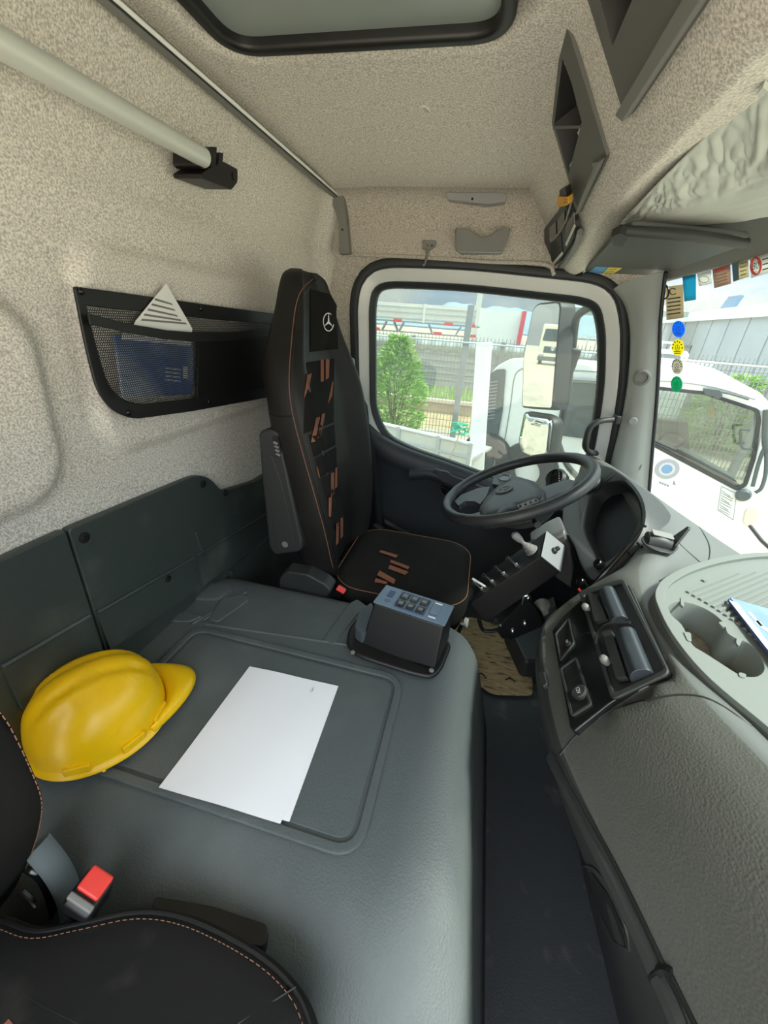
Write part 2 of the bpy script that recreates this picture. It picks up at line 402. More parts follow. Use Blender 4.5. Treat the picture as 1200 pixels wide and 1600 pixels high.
# armrest swell with pull handle and door opener
DP = lambda a, b, y=1.67: P(a, b, y=y)
mb = MB()
arm = smooth_path([DP(640, 740), DP(672, 738), DP(705, 752), DP(760, 775), DP(830, 800)], 6)
mb.loft([[p+V((0, .03, .02)), p+V((0, -.012, .016)), p+V((0, -.022, -.004)), p+V((0, -.012, -.024)), p+V((0, .03, -.05))] for p in arm]); mb.build('armrest', M['door_trim'], door, smooth=60)
mb = MB(); poly = rpoly([DP(677, 733, 1.645), DP(700, 738, 1.645), DP(706, 744, 1.645), DP(760, 764, 1.645), DP(757, 778, 1.645), DP(690, 752, 1.645)], .008)
mb.prism(poly, (0, .02, 0)); mb.build('pull_grip', M['door_trim'], door, bevel=.004)
mb = MB(); poly = rpoly([DP(687, 760, 1.66), DP(700, 764, 1.66), DP(718, 778, 1.66), DP(716, 785, 1.66), DP(692, 772, 1.66)], .01)
mb.prism(poly, (0, .02, 0)); mb.build('door_opener', M['gloss'], door, bevel=.004)
# ---- windscreen
def ws_x(y, z): return .52+(1.31-z)*.264+.14*max(-.5, arch(y))
mb = MB(); rows = []
for j in range(30):
    y = Y0+(1.635-Y0)*j/29; rows.append([V((ws_x(y, z), y, z)) for z in [.55+.85*i/11+.02*max(0, arch(y)) for i in range(12)]])
mb.grid(rows); wsc = mb.build('window_2', M['glass_front'], kind='structure', smooth=180)
WS = bvh_of(wsc)
def on_ws(px, py, lift=.004): return hit(px, py, WS, lift)
# ---- driver's A pillar
lf = PS([(958, 452), (976, 478), (984, 520), (982, 580), (972, 650), (955, 720), (940, 790)], y=1.675)
rt = [P(1038, 425, y=1.59), P(1036, 440, y=1.60), P(1030, 500, y=1.61), P(1028, 560, y=1.615), P(1024, 630, y=1.62), P(1018, 700, y=1.625), P(1010, 800, y=1.63)]
rows = []
for a, b in zip(smooth_path(lf, 4), smooth_path(rt, 4)):
    m1 = a.lerp(b, .18)+V((-.016, -.018, 0)); m2 = a.lerp(b, .8)+V((-.02, -.014, 0))
    rows.append([a+V((.03, .03, 0)), a, m1, a.lerp(b, .5)+V((-.026, -.022, 0)), m2, b, b+V((.012, .008, 0))])
apil = thing('trim_4', (.5, 1.64, .75), None, None, kind='structure')
mb = MB(); mb.grid(rows); pil = mb.build('pillar_trim', M['pillar'], apil, smooth=70)
PIL = bvh_of(pil)
c, nn = hit(1003, 590, PIL); MB().lathe([(.0, -.004), (.026, -.004), (.027, .004), (.022, .008), (.018, .008), (.016, .003), (.0, .0025)], c, nn, 24).build('tweeter_ring', M['grey'], apil)
c, nn = hit(989, 658, PIL); MB().lathe([(.0, -.002), (.014, -.002), (.014, .002), (.012, .004), (.0, .004)], c, nn, 20).build('screw_cover', M['pillar'], apil)
c, nn = hit(1001, 730, PIL); MB().box(c, (.004, .004, .02)).build('clip_slot', M['grey'], apil)
# black rubber edge of the windscreen along the pillar and the header
edge = [p+V((.004, .0, 0)) for p in smooth_path(rt, 4)]
mb = MB(); mb.tube(edge, .006, 8); mb.build('windscreen_rubber', M['rubber'], apil)
# grab handle at the pillar
gh = smooth_path([P(962, 655, y=1.63), P(938, 658, y=1.60), P(922, 668, y=1.585), P(915, 690, y=1.58), P(915, 700, y=1.595), P(921, 706, y=1.625), P(931, 708, y=1.67)], 6)
g_ = thing('grab_handle', P(915, 716, y=1.63), 'curved dark grey grab handle fixed to the door pillar behind the steering wheel', 'handle')
MB().tube(gh, .013, 12, flat=.75).build('grip', M['dark'], g_)
MB().box(P(963, 655, y=1.635), (.018, .05, .03)).build('bracket', M['rubber'], g_, bevel=.004)
# ---- windscreen header trim strip (plastic) between visor and glass
def strip(pa, pb, y_a): pass
mb = MB(); rows = []
for j in range(40):
    y = Y0+(1.64-Y0)*j/39; a = arch(y)*.07; xo = .14*max(-.3, arch(y))
    zt = 1.318+a*.62
    rows.append([V((.40+xo*.5, y, 1.372+a)), V((.47+xo, y, 1.345+a*.8)), V((.492+xo, y, zt+.012)), V((.505+xo, y, zt-.004)), V((.523+xo, y, zt-.004)), V((.53+xo, y, zt+.02)), V((.53+xo, y, 1.42+a))])
mb.grid(rows); mb.build('trim_5', M['grey'], kind='structure', smooth=60)
# ================================================================ ENGINE TUNNEL
def rr_loop(x0, x1, y0, y1, z, r, n=8, m=10):
    c = [V((x0, y0, z)), V((x1, y0, z)), V((x1, y1, z)), V((x0, y1, z))]
    base = []
    for i in range(4):
        a = c[i]; b = c[(i+1) % 4]; u = (b-a).normalized(); L = (b-a).length
        for k in range(m): base.append(a+u*(r+(L-2*r)*k/(m-1)))
        cc = b-u*r; w = (c[(i+2) % 4]-b).normalized(); cen = cc+w*r
        for k in range(1, n):
            t = k/n*PI/2; base.append(cen - w*r*math.cos(t) + u*r*math.sin(t))
    return base
tun = thing('trim_6', (-.3, .6, 0), None, None, kind='structure')
prof = [(.0, .195, -.02, 1.0), (.12, .165, .03, .985), (.24, .135, .10, .965), (.31, .115, .165, .95), (.345, .098, .215, .94), (.366, .078, .26, .925), (.376, .055, .295, .905), (.380, .025, .33, .88)]
mb = MB(); loops = [rr_loop(-.745, x1, y0, y1, z, .10) for z, x1, y0, y1 in prof]
loops.append(rr_loop(-.70, -.06, .40, .80, .3805, .09)); 
mb.loft(loops); tunnel = mb.build('engine_tunnel', M['tunnel'], tun, smooth=180)
TZ = .381
lid = [V((-.612, .33, TZ)), V((-.078, .328, TZ)), V((-.078, .668, TZ)), V((-.612, .672, TZ))]
lr = rpoly(lid, .035, 5)
MB().ring(offs(lr, .017, (0, 0, 1)), lr, (0, 0, .006)).build('lid_rim', M['tunnel'], tun, bevel=.003)
MB().prism(offs(lr, -.007, (0, 0, 1)), (0, 0, .003)).build('lid', M['tunnel'], tun, bevel=.002)
# raised pads and ribs behind the lid, towards the rear wall
for pix, h in (([(300, 918), (352, 914), (365, 922), (340, 940), (300, 938), (262, 955)], .010), ([(255, 958), (300, 960), (318, 965), (296, 975), (250, 972)], .008), ([(345, 938), (378, 930), (392, 938), (340, 975), (325, 970)], .007)):
    MB().prism(rpoly(PS(pix, z=TZ-.002), .012), (0, 0, h)).build('raised_pad', M['tunnel'], tun, bevel=.004)
for a, b in (((300, 975), (385, 925)), ((318, 968), (362, 943)), ((322, 975), (560, 1010))):
    MB().tube(PS([a, b], z=TZ), .004, 6).build('rib', M['tunnel'], tun)
# far corner step beside the switch box
MB().prism(rpoly(PS([(505, 1000), (520, 1010), (560, 960), (575, 950), (558, 938), (545, 945)], z=TZ-.002), .01), (0, 0, .006)).build('corner_step', M['tunnel'], tun, bevel=.004)
# rubber mats seen between seat and console
mat_o = MB(); pts = rpoly(PS([(690, 980), (735, 965), (800, 985), (830, 1020), (832, 1088), (770, 1086), (748, 1072), (725, 1045), (710, 1020)], z=.008), .02)
M['wood'] = mat('worn_tan_board', (.42, .30, .16), .75, .3, mix=(.30, .21, .11), mscale=26, stretch=(1, 5, 1), contrast=(.35, .65), dirt=((.10, .075, .045), 16, .54, .66), bump=.2, bscale=80)
mat_o.prism(pts, (0, 0, .006)); mo = mat_o.build('floor_mat', M['wood'], bevel=.001, label='worn tan board mat on the floor beneath the steering column', cat='mat')
for a, b in (((745, 1055), (760, 1060)), ((790, 1062), (805, 1066))):
    MB().tube(smooth_path([P(a[0], a[1], z=.016), P((a[0]+b[0])/2, a[1]-3, z=.017), P(b[0], b[1], z=.016)], 4), .002, 5).build('cut_mark', M['black'], mo)
# ---- rear green-grey trim panels with screws
RX = -.695
def panel_piece(pix, t=.014):
    return rpoly([P(a, b, x=RX) for a, b in pix], .015)
rp = thing('trim_7', (RX, .7, .36), None, None, kind='structure')
YA = 1.75
topA = P(0, 872, x=RX).z
pa = [V((RX, Y0, .36)), V((RX, Y0, topA+.01)), V((RX, P(104, 828, x=RX).y, P(104, 828, x=RX).z)), V((RX, P(104, 828, x=RX).y, .36))]
MB().prism(rpoly(pa, .006), (-.02, 0, 0)).build('lower_panel', M['panel'], rp, bevel=.005)
q = lambda a, b: P(a, b, x=RX)
y2 = q(104, 828).y+.003
pb = [V((RX, y2, .36)), V((RX, y2, q(106, 828).z)), q(290, 750), q(312, 742), q(330, 748), q(347, 768), q(400, 752), V((RX, 1.55, q(400, 752).z)), V((RX, 1.55, .36))]
MB().prism(rpoly(pb, [.004, .01, .05, .03, .03, .03, .03, .02, .01]), (-.02, 0, 0)).build('lower_panel', M['panel'], rp, bevel=.005)
# pressed steps in the panels
for a, b in (((0, 1042), (138, 962)), ((150, 957), (300, 872)), ((306, 868), (420, 800))):
    A, B = q(*a), q(*b); MB().hexa([A+V((0, 0, 0)), B, B+V((0, 0, -.10)), A+V((0, 0, -.10)), A+V((.001, 0, -.012)), B+V((.001, 0, -.012)), B+V((.012, 0, -.10)), A+V((.012, 0, -.10))][:4] + [A+V((.0, 0, 0)), B, B+V((.010, 0, -.10)), A+V((.010, 0, -.10))]).build('pressed_step', M['panel'], rp, smooth=0)
    MB().tube([A+V((.002, 0, 0)), B+V((.002, 0, 0))], .005, 6).build('pressed_rib', M['panel'], rp)
A, B = q(305, 830), q(318, 868); MB().tube([A, B], .004, 6).build('pressed_rib', M['panel'], rp)
for a, b in ((131, 840), (317, 756), (352, 770), (262, 905)):
    c = q(a, b); MB().lathe([(0, 0), (.011, 0), (.011, .002), (.006, .003), (.0055, .005), (0, .005)], c, (1, 0, 0), 14).build('screw', M['black'], rp)
# metal edge where panel meets tunnel
MB().tube(smooth_path(PS([(160, 1015), (240, 968), (318, 912), (335, 909)], z=.384), 5), .004, 6).build('metal_edge', M['alu'], rp)
MB().box((-.695, 1.32, .19), (.03, .76, .38)).build('lower_panel', M['panel'], rp, smooth=0)
MB().box((-.60, 1.688, .40), (.22, .02, .80)).build('lower_panel', M['panel'], rp, bevel=.005)
# ================================================================ DASHBOARD
dash = thing('dashboard', (.55, .7, 0), 'grey and black wrap-around dashboard below the windscreen', 'dashboard')
ST = [  # y, then profile (x,z) floor -> windscreen base
 (-0.45, [(0.46, 0.0), (0.42, 0.2), (0.37, 0.43), (0.345, 0.52), (0.355, 0.555), (0.38, 0.65), (0.42, 0.72), (0.49, 0.742), (0.56, 0.6), (0.8, 0.6)]),
 (0.00, [(0.46, 0.0), (0.41, 0.2), (0.35, 0.43), (0.325, 0.52), (0.335, 0.555), (0.365, 0.65), (0.41, 0.715), (0.48, 0.737), (0.56, 0.6), (0.84, 0.6)]),
 (0.20, [(0.45, 0.0), (0.4, 0.2), (0.325, 0.43), (0.3, 0.515), (0.31, 0.55), (0.345, 0.645), (0.395, 0.712), (0.465, 0.727), (0.56, 0.6), (0.86, 0.6)]),
 (0.35, [(0.44, 0.0), (0.38, 0.2), (0.285, 0.43), (0.258, 0.51), (0.27, 0.545), (0.315, 0.64), (0.37, 0.705), (0.43, 0.714), (0.56, 0.6), (0.88, 0.6)]),
 (0.48, [(0.43, 0.0), (0.36, 0.2), (0.25, 0.42), (0.222, 0.505), (0.236, 0.54), (0.29, 0.63), (0.345, 0.69), (0.41, 0.697), (0.56, 0.6), (0.88, 0.6)]),
 (0.60, [(0.42, 0.0), (0.35, 0.2), (0.24, 0.42), (0.213, 0.5), (0.23, 0.535), (0.29, 0.62), (0.345, 0.68), (0.4, 0.682), (0.56, 0.6), (0.88, 0.6)]),
 (0.74, [(0.42, 0.0), (0.35, 0.2), (0.245, 0.42), (0.218, 0.5), (0.235, 0.535), (0.3, 0.615), (0.36, 0.672), (0.42, 0.672), (0.56, 0.6), (0.87, 0.6)]),
 (0.86, [(0.45, 0.0), (0.39, 0.2), (0.3, 0.42), (0.265, 0.5), (0.275, 0.54), (0.325, 0.615), (0.385, 0.668), (0.45, 0.672), (0.56, 0.6), (0.86, 0.6)]),
 (0.95, [(0.53, 0.0), (0.5, 0.2), (0.43, 0.4), (0.4, 0.47), (0.4, 0.52), (0.41, 0.6), (0.43, 0.665), (0.49, 0.69), (0.64, 0.63), (0.85, 0.62)]),
 (1.10, [(.60, .0), (.58, .2), (.53, .38), (.505, .44), (.50, .50), (.50, .60), (.50, .69), (.55, .705), (.64, .685), (.80, .622)]),
 (1.35, [(.60, .0), (.58, .2), (.53, .38), (.515, .44), (.51, .50), (.505, .62), (.505, .70), (.54, .715), (.62, .685), (.76, .608)]),
 (1.55, [(.60, .0), (.58, .2), (.52, .38), (.50, .44), (.49, .50), (.48, .62), (.485, .70), (.52, .715), (.58, .685), (.71, .598)]),
 (1.69, [(.60, .0), (.58, .2), (.50, .38), (.47, .44), (.46, .50), (.45, .62), (.455, .70), (.49, .71), (.55, .68), (.67, .60)]),
]
def dash_row(i): return smooth_path([V((x, ST[i][0], z)) for x, z in ST[i][1]], 7)
base_rows = [dash_row(i) for i in range(len(ST))]
cols = [smooth_path([r[k] for r in base_rows], 7) for k in range(len(base_rows[0]))]
rows = [[cols[k][j] for k in range(len(cols))] for j in range(len(cols[0]))]
mb = MB(); mb.grid(rows); dbody = mb.build('dash_body', M['dash'], dash, smooth=180)
me = dbody.data; me.materials.append(M['dash_lit']); me.materials.append(M['dark'])
nk = len(rows[0])-1
for p in me.polygons:
    k = p.index % nk; j = p.index // nk; y = rows[j][0].y
    if k >= 45: p.material_index = 1
    elif k < 26: p.material_index = 2
DB = bvh_of(dbody)
# ---------------------------------------------------------------- surface helpers
def lerp2(a, b, t): return (a[0]+(b[0]-a[0])*t, a[1]+(b[1]-a[1])*t)
def patch(quad, trees, nu=4, nv=4, lift=.002, bulge=0):
    """small cloth, print or pad lying on a real surface: quad of photo points a,b,c,d"""
    a, b, c, d = quad; rows = []
    for i in range(nu+1):
        row = []
        for j in range(nv+1):
            u, v = i/nu, j/nv; p = lerp2(lerp2(a, b, u), lerp2(d, c, u), v)
            k = lift+bulge*(1-(2*u-1)**4)*(1-(2*v-1)**4)
            h, n = hit(p[0], p[1], trees, k)
            if h is None: h = row[-1] if row else (rows[-1][j] if rows else None)
            if h is None: return MB()
            row.append(h)
        rows.append(row)
    return MB().grid(rows)
def line_on(pix, trees, lift=.0, n=6):
    out = []
    for i in range(len(pix)-1):
        for j in range(n):
            p = lerp2(pix[i], pix[i+1], j/n); h, _ = hit(p[0], p[1], trees, lift)
            if h is not None: out.append(h)
    h, _ = hit(pix[-1][0], pix[-1][1], trees, lift)
    if h is not None: out.append(h)
    return out
def curve_pix(pix, n=5): return [(p.x, p.y) for p in smooth_path([V((a, b, 0)) for a, b in pix], n)]
def plane3(a, b, c):
    n = (b-a).cross(c-a).normalized()
    if n.dot(CAM_P-a) < 0: n = -n
    return (a, n)
# ---------------------------------------------------------------- console panel on the dashboard
cA, cB, cD, cE = [hit(a, b, DB)[0] for a, b in ((1040, 1048), (984, 914), (866, 986), (894, 1136))]
CN = (cA-cD).cross(cB-cE).normalized()
if CN.dot(CAM_P-cA) < 0: CN = -CN
CPL = ((cA+cB+cD+cE)/4, CN)
# the moulding is pressed flat where the panel sits
_w = woff(dbody); _q = [P(a, b, pl=CPL) for a, b in ((852, 985), (925, 908), (984, 904), (1056, 1050), (1046, 1066), (893, 1152), (880, 1140))]
_c = sum(_q, V((0, 0, 0)))/len(_q); _u = (_q[3]-_q[0]).normalized(); _v = CN.cross(_u); _q2 = [((p-_c).dot(_u)*1.03, (p-_c).dot(_v)*1.03) for p in _q]
for _vt in dbody.data.vertices:
    _p = _vt.co+_w; _h = (_p-_c).dot(CN)
    if abs(_h) < .06 and _h > -.004:
        _x, _y = (_p-_c).dot(_u), (_p-_c).dot(_v); _r = False
        for _i in range(len(_q2)):
            _a, _b = _q2[_i], _q2[(_i+1) % len(_q2)]
            if (_a[1] > _y) != (_b[1] > _y) and _x < (_b[0]-_a[0])*(_y-_a[1])/(_b[1]-_a[1])+_a[0]: _r = not _r
        if _r: _vt.co -= CN*(_h+.004)
DB = bvh_of(dbody)
def CP(px, py, h=0): return P(px, py, pl=(CPL[0]+CN*h, CN))
def cpoly(pix, h=0, r=0, n=4):
    q = [CP(a, b, h) for a, b in pix]; return rpoly(q, r, n) if r else q
con = MB(); outl = [(862, 985), (880, 962), (925, 922), (968, 911), (984, 914), (1046, 1048), (1040, 1054), (1000, 1068), (950, 1100), (897, 1142), (890, 1138)]
con.prism(cpoly(outl, .006, .006), CN*-.03); conp = con.build('console_panel', M['gloss'], dash, bevel=.003, label='gloss black centre console panel with air vents and sockets')
# bezel of the vent bay
bz = [(914, 932), (972, 914), (1041, 1050), (962, 1086)]
MB().ring(cpoly([(906, 926), (976, 906), (1050, 1055), (958, 1098)], .006, .012), cpoly(bz, .006, .008), CN*.006).build('bay_rim', M['dark'], conp, bevel=.002)
MB().prism(cpoly(bz, .0065, .006), CN*.001).build('bay_floor', M['black'], conp)
M['vent'] = mat('vent_blue_black', (.035, .042, .05), .3, .5)
def barrel(p0, p1, r, name, m):
    a = CP(*p0, .010); b = CP(*p1, .010); t = (b-a).normalized(); w = CN.cross(t); loops = []
    for k in range(2):
        q = (a, b)[k]; loops.append([q + w*r*math.cos(s) + CN*r*.85*math.sin(s) for s in [PI*i/10 for i in range(11)]]+[q-w*r-CN*.004, q+w*r-CN*.004])
    return MB().loft(loops).build(name, m, conp, smooth=50, bevel=.0015)
barrel((948, 924), (968, 972), .016, 'vent_barrel', M['vent']); barrel((977, 990), (1003, 1058), .018, 'vent_barrel', M['vent'])
for q in ([(922, 930), (936, 934), (952, 970), (934, 977)], [(945, 993), (960, 990), (984, 1064), (968, 1066)]):
    MB().prism(cpoly(q, .008, .003), CN*.010).build('vent_flap', M['dark'], conp, bevel=.002)
for a, b in ((919, 953), (949, 1036)):
    MB().lathe([(0, 0), (.007, 0), (.008, .008), (.006, .015), (.003, .017), (0, .017)], CP(a, b, .008), CN, 16).build('vent_wheel', M['grey'], conp)
loop_ = smooth_path([CP(932, 1003, .012), CP(936, 985, .026), CP(953, 974, .034), CP(985, 972, .030)], 6)
for dz in (0, .004, .008):
    MB().tube([p+CN*dz+V((0, -dz*1.5, 0)) for p in loop_], .0022, 6).build('cable_loop', M['black'], conp)
# lower slots: blank with sockets
for q, nm in (([(868, 992), (890, 966), (899, 1006), (876, 1035)], 'slot'), ([(876, 1046), (902, 1028), (926, 1102), (894, 1122)], 'slot')):
    o = MB().ring(cpoly(q, .006, .006), [p for p in offs(cpoly(q, .006, .006), -.0035, CN)], CN*.004).build('slot_rim', M['dark'], conp, bevel=.001)
    MB().prism(offs(cpoly(q, .0062, .006), -.003, CN), CN*.0006).build('slot_floor', M['black'], o)
cp = CP(908, 1084, .007)
tr = (CP(925, 1110)-CP(890, 1120)).normalized(); tu = CN.cross(tr)
o = MB().lathe([(0, 0), (.014, 0), (.014, .006), (.012, .008), (0, .008)], cp, CN, 22).build('socket_cap', M['dark'], conp)
M['print'] = mat('white_print', (.75, .75, .75), .6)
rt_ = (CP(904, 1089)-CP(899, 1072)).normalized(); text_mb('12V', cp+CN*.0082, rt_, CN.cross(rt_), .010).build('socket_print', M['print'], o, smooth=0, fix=False)
cp2 = CP(889, 1007, .007); o = MB().lathe([(0, 0), (.006, 0), (.006, .004), (0, .005)], cp2, CN, 16).build('audio_socket', M['dark'], conp)
text_mb('12V', cp2+CN*.0052+rt_*-.004, rt_, CN.cross(rt_), .006).build('socket_print', M['print'], o, smooth=0, fix=False)
o = hit(850, 1066, DB)[0]
if o: MB().prism(rpoly(line_on([(843, 1056), (853, 1053), (859, 1072), (852, 1078), (845, 1072)], DB, -.004, 1), .003), CN*.012).build('small_knob', M['dark'], dash, bevel=.003)
# glovebox seam, bolster and handle
def tube_on(pix, r, name, m, lift=0, flat=1, par=None):
    q = line_on(curve_pix(pix), DB, lift, 1)
    if len(q) > 1: return MB().tube(q, r, 8, flat=flat).build(name, m, par or dash)
tube_on([(868, 1188), (905, 1145), (960, 1108), (1020, 1092), (1070, 1086), (1120, 1098), (1210, 1160)], .0016, 'glovebox_seam', M['black'])
tube_on([(897, 1142), (950, 1104), (1000, 1078), (1046, 1056)], .0016, 'panel_seam', M['grey'])
tube_on([(866, 1175), (905, 1250), (955, 1340), (1000, 1430), (1042, 1520)], .0035, 'glovebox_groove', M['black'])
tube_on([(855, 1170), (890, 1245), (938, 1340), (982, 1430), (1024, 1520)], .012, 'bolster', M['dark'], lift=-.003)
tube_on([(1022, 1530), (1040, 1520), (1052, 1526)], .007, 'bolster_joint', M['black'])
tube_on([(1030, 1532), (1050, 1575), (1075, 1640)], .012, 'bolster', M['dark'], lift=-.002)
tube_on([(1050, 1527), (1090, 1610)], .0035, 'glovebox_groove', M['black'])
ph = line_on([(908, 1352), (925, 1362), (950, 1395), (975, 1450), (982, 1482), (960, 1470), (925, 1400)], DB, .001, 1)
if len(ph) > 4: MB().prism(ph, V((.0, 0, -.002))).build('pull_shade', M['black'], dash, smooth=0)  # flat black patch laid on the dash as the shade inside the pull scoop
tube_on([(908, 1352), (930, 1358), (955, 1390), (978, 1450), (984, 1485)], .002, 'pull_edge', M['dark'])
tube_on([(1050, 838), (1075, 862), (1100, 884)], .0018, 'dash_seam', M['black'])
tube_on([(1030, 772), (1064, 790), (1098, 832), (1109, 860), (1100, 884), (1062, 892), (1030, 908)], .0018, 'dash_seam', M['black'])
# ---------------------------------------------------------------- storage tray with cup holders
TRZ = .700
T = lambda a, b, z=TRZ: P(a, b, z=z)
to = [(1018, 935), (1030, 912), (1062, 893), (1110, 878), (1165, 869), (1260, 868), (1400, 950), (1420, 1400), (1290, 1232), (1200, 1148), (1095, 1062), (1040, 990)]
to3 = rpoly([T(*p) for p in to], [.03, .03, .05, .05, .05, .05, .08, .05, .05, .08, .1, .05], 5)
ti = [(1050, 938), (1062, 921), (1090, 905), (1140, 892), (1180, 888), (1260, 890), (1370, 960), (1390, 1300), (1285, 1195), (1195, 1110), (1100, 1035), (1060, 978)]
rim_in = offs(to3, -.016, (0, 0, 1))
tray = MB().ring(to3, rim_in, (0, 0, .010)).build('storage_tray', M['tray'], dash, bevel=.005, seg=3, label='pale grey ribbed storage tray with twin cup holders')
mb = MB(); mb.grid([[p+V((0, 0, .002)) for p in to3], [p+V((0, 0, -.03)) for p in offs(to3, .004, (0, 0, 1))], [p+V((0, 0, -.10)) for p in offs(to3, .008, (0, 0, 1))]], cv=True); mb.build('tray_skirt', M['dash'], tray, smooth=180)
hole_px = [(1043, 949), (1060, 941), (1089, 947), (1114, 960), (1131, 976), (1136, 990), (1150, 999), (1168, 1006), (1186, 1026), (1194, 1046), (1184, 1058), (1165, 1059), (1149, 1053), (1124, 1037), (1099, 1021), (1083, 1011), (1074, 996), (1064, 977), (1049, 963)]
hole = smooth_path([T(*p) for p in hole_px], 3, True)
from mathutils.geometry import tessellate_polygon
deck_o = [p+V((0, 0, .002)) for p in rim_in]; deck_h = [V((p.x, p.y, TRZ+.002)) for p in hole]
tris = tessellate_polygon([deck_o, deck_h]); mb = MB(); mb.add(deck_o+deck_h, [tuple(t) for t in tris]); mb.build('tray_deck', M['tray'], tray, smooth=0)
mb = MB(); mb.grid([deck_h, [p+V((0, 0, -.004)) for p in offs(deck_h, -.002, (0, 0, 1))], [p+V((0, 0, -.055)) for p in offs(deck_h, -.004, (0, 0, 1))]], cv=True)
mb.build('cup_wall', M['tray'], tray, smooth=60)
M['cupfloor'] = mat('dusty_cup_floor', (.30, .26, .20), .9, .2, mix=(.20, .17, .13), mscale=80)
MB().prism([p+V((0, 0, -.056)) for p in offs(deck_h, .004, (0, 0, 1))], (0, 0, -.003)).build('cup_floor', M['cupfloor'], tray, smooth=0)
for i in range(16):   # ribs on the cup floors
    a = deck_h[0].lerp(deck_h[len(deck_h)//2], .06+.055*i)
for pts in ([(1062, 936), (1068, 938), (1067, 952), (1062, 948)], [(1120, 975), (1130, 974), (1134, 982), (1127, 983)], [(1066, 990), (1078, 992), (1079, 1006), (1072, 1004)], [(1149, 999), (1158, 1003), (1153, 1014), (1148, 1008)], [(1152, 1053), (1165, 1057), (1162, 1063), (1152, 1060)]):
    MB().prism(rpoly([T(*p, TRZ-.001) for p in pts], .004, 3), (0, 0, .005)).build('cup_tab', M['tray'], tray, bevel=.001)
# ribbed floor of the tray (raised frame, then one rib after another)
rf = [(1066, 925), (1100, 908), (1160, 895), (1250, 893), (1380, 1000), (1380, 1180), (1290, 1110), (1160, 985), (1110, 950)]
rf3 = rpoly([T(*p) for p in rf], .012, 4)
def clip_line(poly, p, d):
    ts = []
    n = len(poly)
    for i in range(n):
        a, b = poly[i], poly[(i+1) % n]; e = b-a; den = d.x*e.y-d.y*e.x
        if abs(den) < 1e-9: continue
        w = a-p; t = (w.x*e.y-w.y*e.x)/den; s = (w.x*d.y-w.y*d.x)/den
        if 0 <= s < 1: ts.append(t)
    return (min(ts), max(ts)) if len(ts) > 1 else None
rib_d = (T(1150, 905)-T(1075, 935)).normalized(); rib_n = V((-rib_d.y, rib_d.x, 0)); cen = sum(rf3, V((0, 0, 0)))/len(rf3)
for i in range(-26, 27):
    p = cen+rib_n*(i*.0115); c = clip_line(rf3, p, rib_d)
    if c and c[1]-c[0] > .01:
        a, b = p+rib_d*(c[0]+.002), p+rib_d*(c[1]-.002); w = rib_n*.0040; z = V((0, 0, .0026))
        MB().add([a-w+z*.9, a+w+z*.9, b+w+z*.9, b-w+z*.9, a-w*.5+z*2.2, a+w*.5+z*2.2, b+w*.5+z*2.2, b-w*.5+z*2.2], [(4, 5, 6, 7), (0, 1, 5, 4), (1, 2, 6, 5), (2, 3, 7, 6), (3, 0, 4, 7)]).build('rib', M['tray'], tray, smooth=0)
# booklet
M['blue_cover'] = mat('pale_blue_cover', (.12, .20, .40), .45, .5, mix=(.20, .30, .48), mscale=9)
M['navy'] = mat('navy_edge', (.05, .07, .22), .5)
bk = [(1138, 938), (1240, 968), (1330, 1090), (1222, 1044)]
bz_ = TRZ+.008
bo = MB(); bo.prism([T(*p, bz_) for p in bk], (0, 0, .007)); book = bo.build('booklet', M['blue_cover'], bevel=.001, label='pale blue booklet lying on the ribbed dashboard tray', cat='booklet')
MB().prism([T(*p, bz_) for p in ((1136, 939), (1139, 938), (1223, 1044), (1218, 1047))], (0, 0, .0055)).build('spine', M['navy'], book)
MB().prism([T(*p, bz_+.0072) for p in ((1139, 938), (1152, 942), (1236, 1050), (1222, 1044))], (0, 0, .0004)).build('spine_band', mat('white_band', (.45, .52, .56), .5), book)
for q in (((1168, 957), (1172, 956), (1192, 978), (1188, 979)), ((1178, 972), (1184, 969), (1191, 975), (1186, 978)), ((1186, 978), (1190, 976), (1204, 986), (1201, 989)), ((1196, 984), (1200, 982), (1212, 1000), (1208, 1001))):
    MB().prism([T(*p, bz_+.0072) for p in q], (0, 0, .0004)).build('cover_print', mat('cover_white', (.60, .62, .66), .5), book)
# ---------------------------------------------------------------- phone holder
c0, n0 = hit(1034, 853, DB)
HPL = (c0+n0*.006, n0)
HQ = lambda a, b, h=0: P(a, b, pl=(HPL[0]+n0*h, n0))
ph_ = thing('phone_holder', c0, 'black phone holder with upright clamp fin stuck on the dashboard top', 'phone holder')
base = [HQ(*p) for p in ((1000, 843), (1008, 836), (1032, 838), (1054, 847), (1060, 858), (1049, 868), (1026, 863), (1006, 853))]
MB().prism(rpoly(base, .01), n0*.005).build('base', M['dark'], ph_, bevel=.002)
cc = sum(base, V((0, 0, 0)))/len(base)
bw = (HQ(1049, 856)-HQ(1006, 845)).normalized(); bd = n0.cross(bw)
if bd.dot(CAM_P-cc) > 0: bd = -bd
mb = MB(); loops = []
for t in range(9):
    x = -.030+.054*t/8; hgt = .020+.006*math.sin(PI*t/8)
    q = cc+bw*x; loops.append([q+bd*(-.022)+n0*.004, q+bd*(-.020)+n0*hgt*.7, q+bd*(-.010)+n0*hgt, q+bd*.012+n0*hgt*1.02, q+bd*.020+n0*hgt*.7, q+bd*.022+n0*.004])
mb.loft(loops); mb.build('body', M['dark'], ph_, smooth=50)
MB().prism(rpoly([cc+bw*-.026+bd*-.009+n0*.026, cc+bw*.020+bd*-.009+n0*.026, cc+bw*.020+bd*.014+n0*.026, cc+bw*-.026+bd*.014+n0*.026], .004), n0*.003).build('clamp_pad', M['grey'], ph_, bevel=.001)
fa = cc+bw*.020
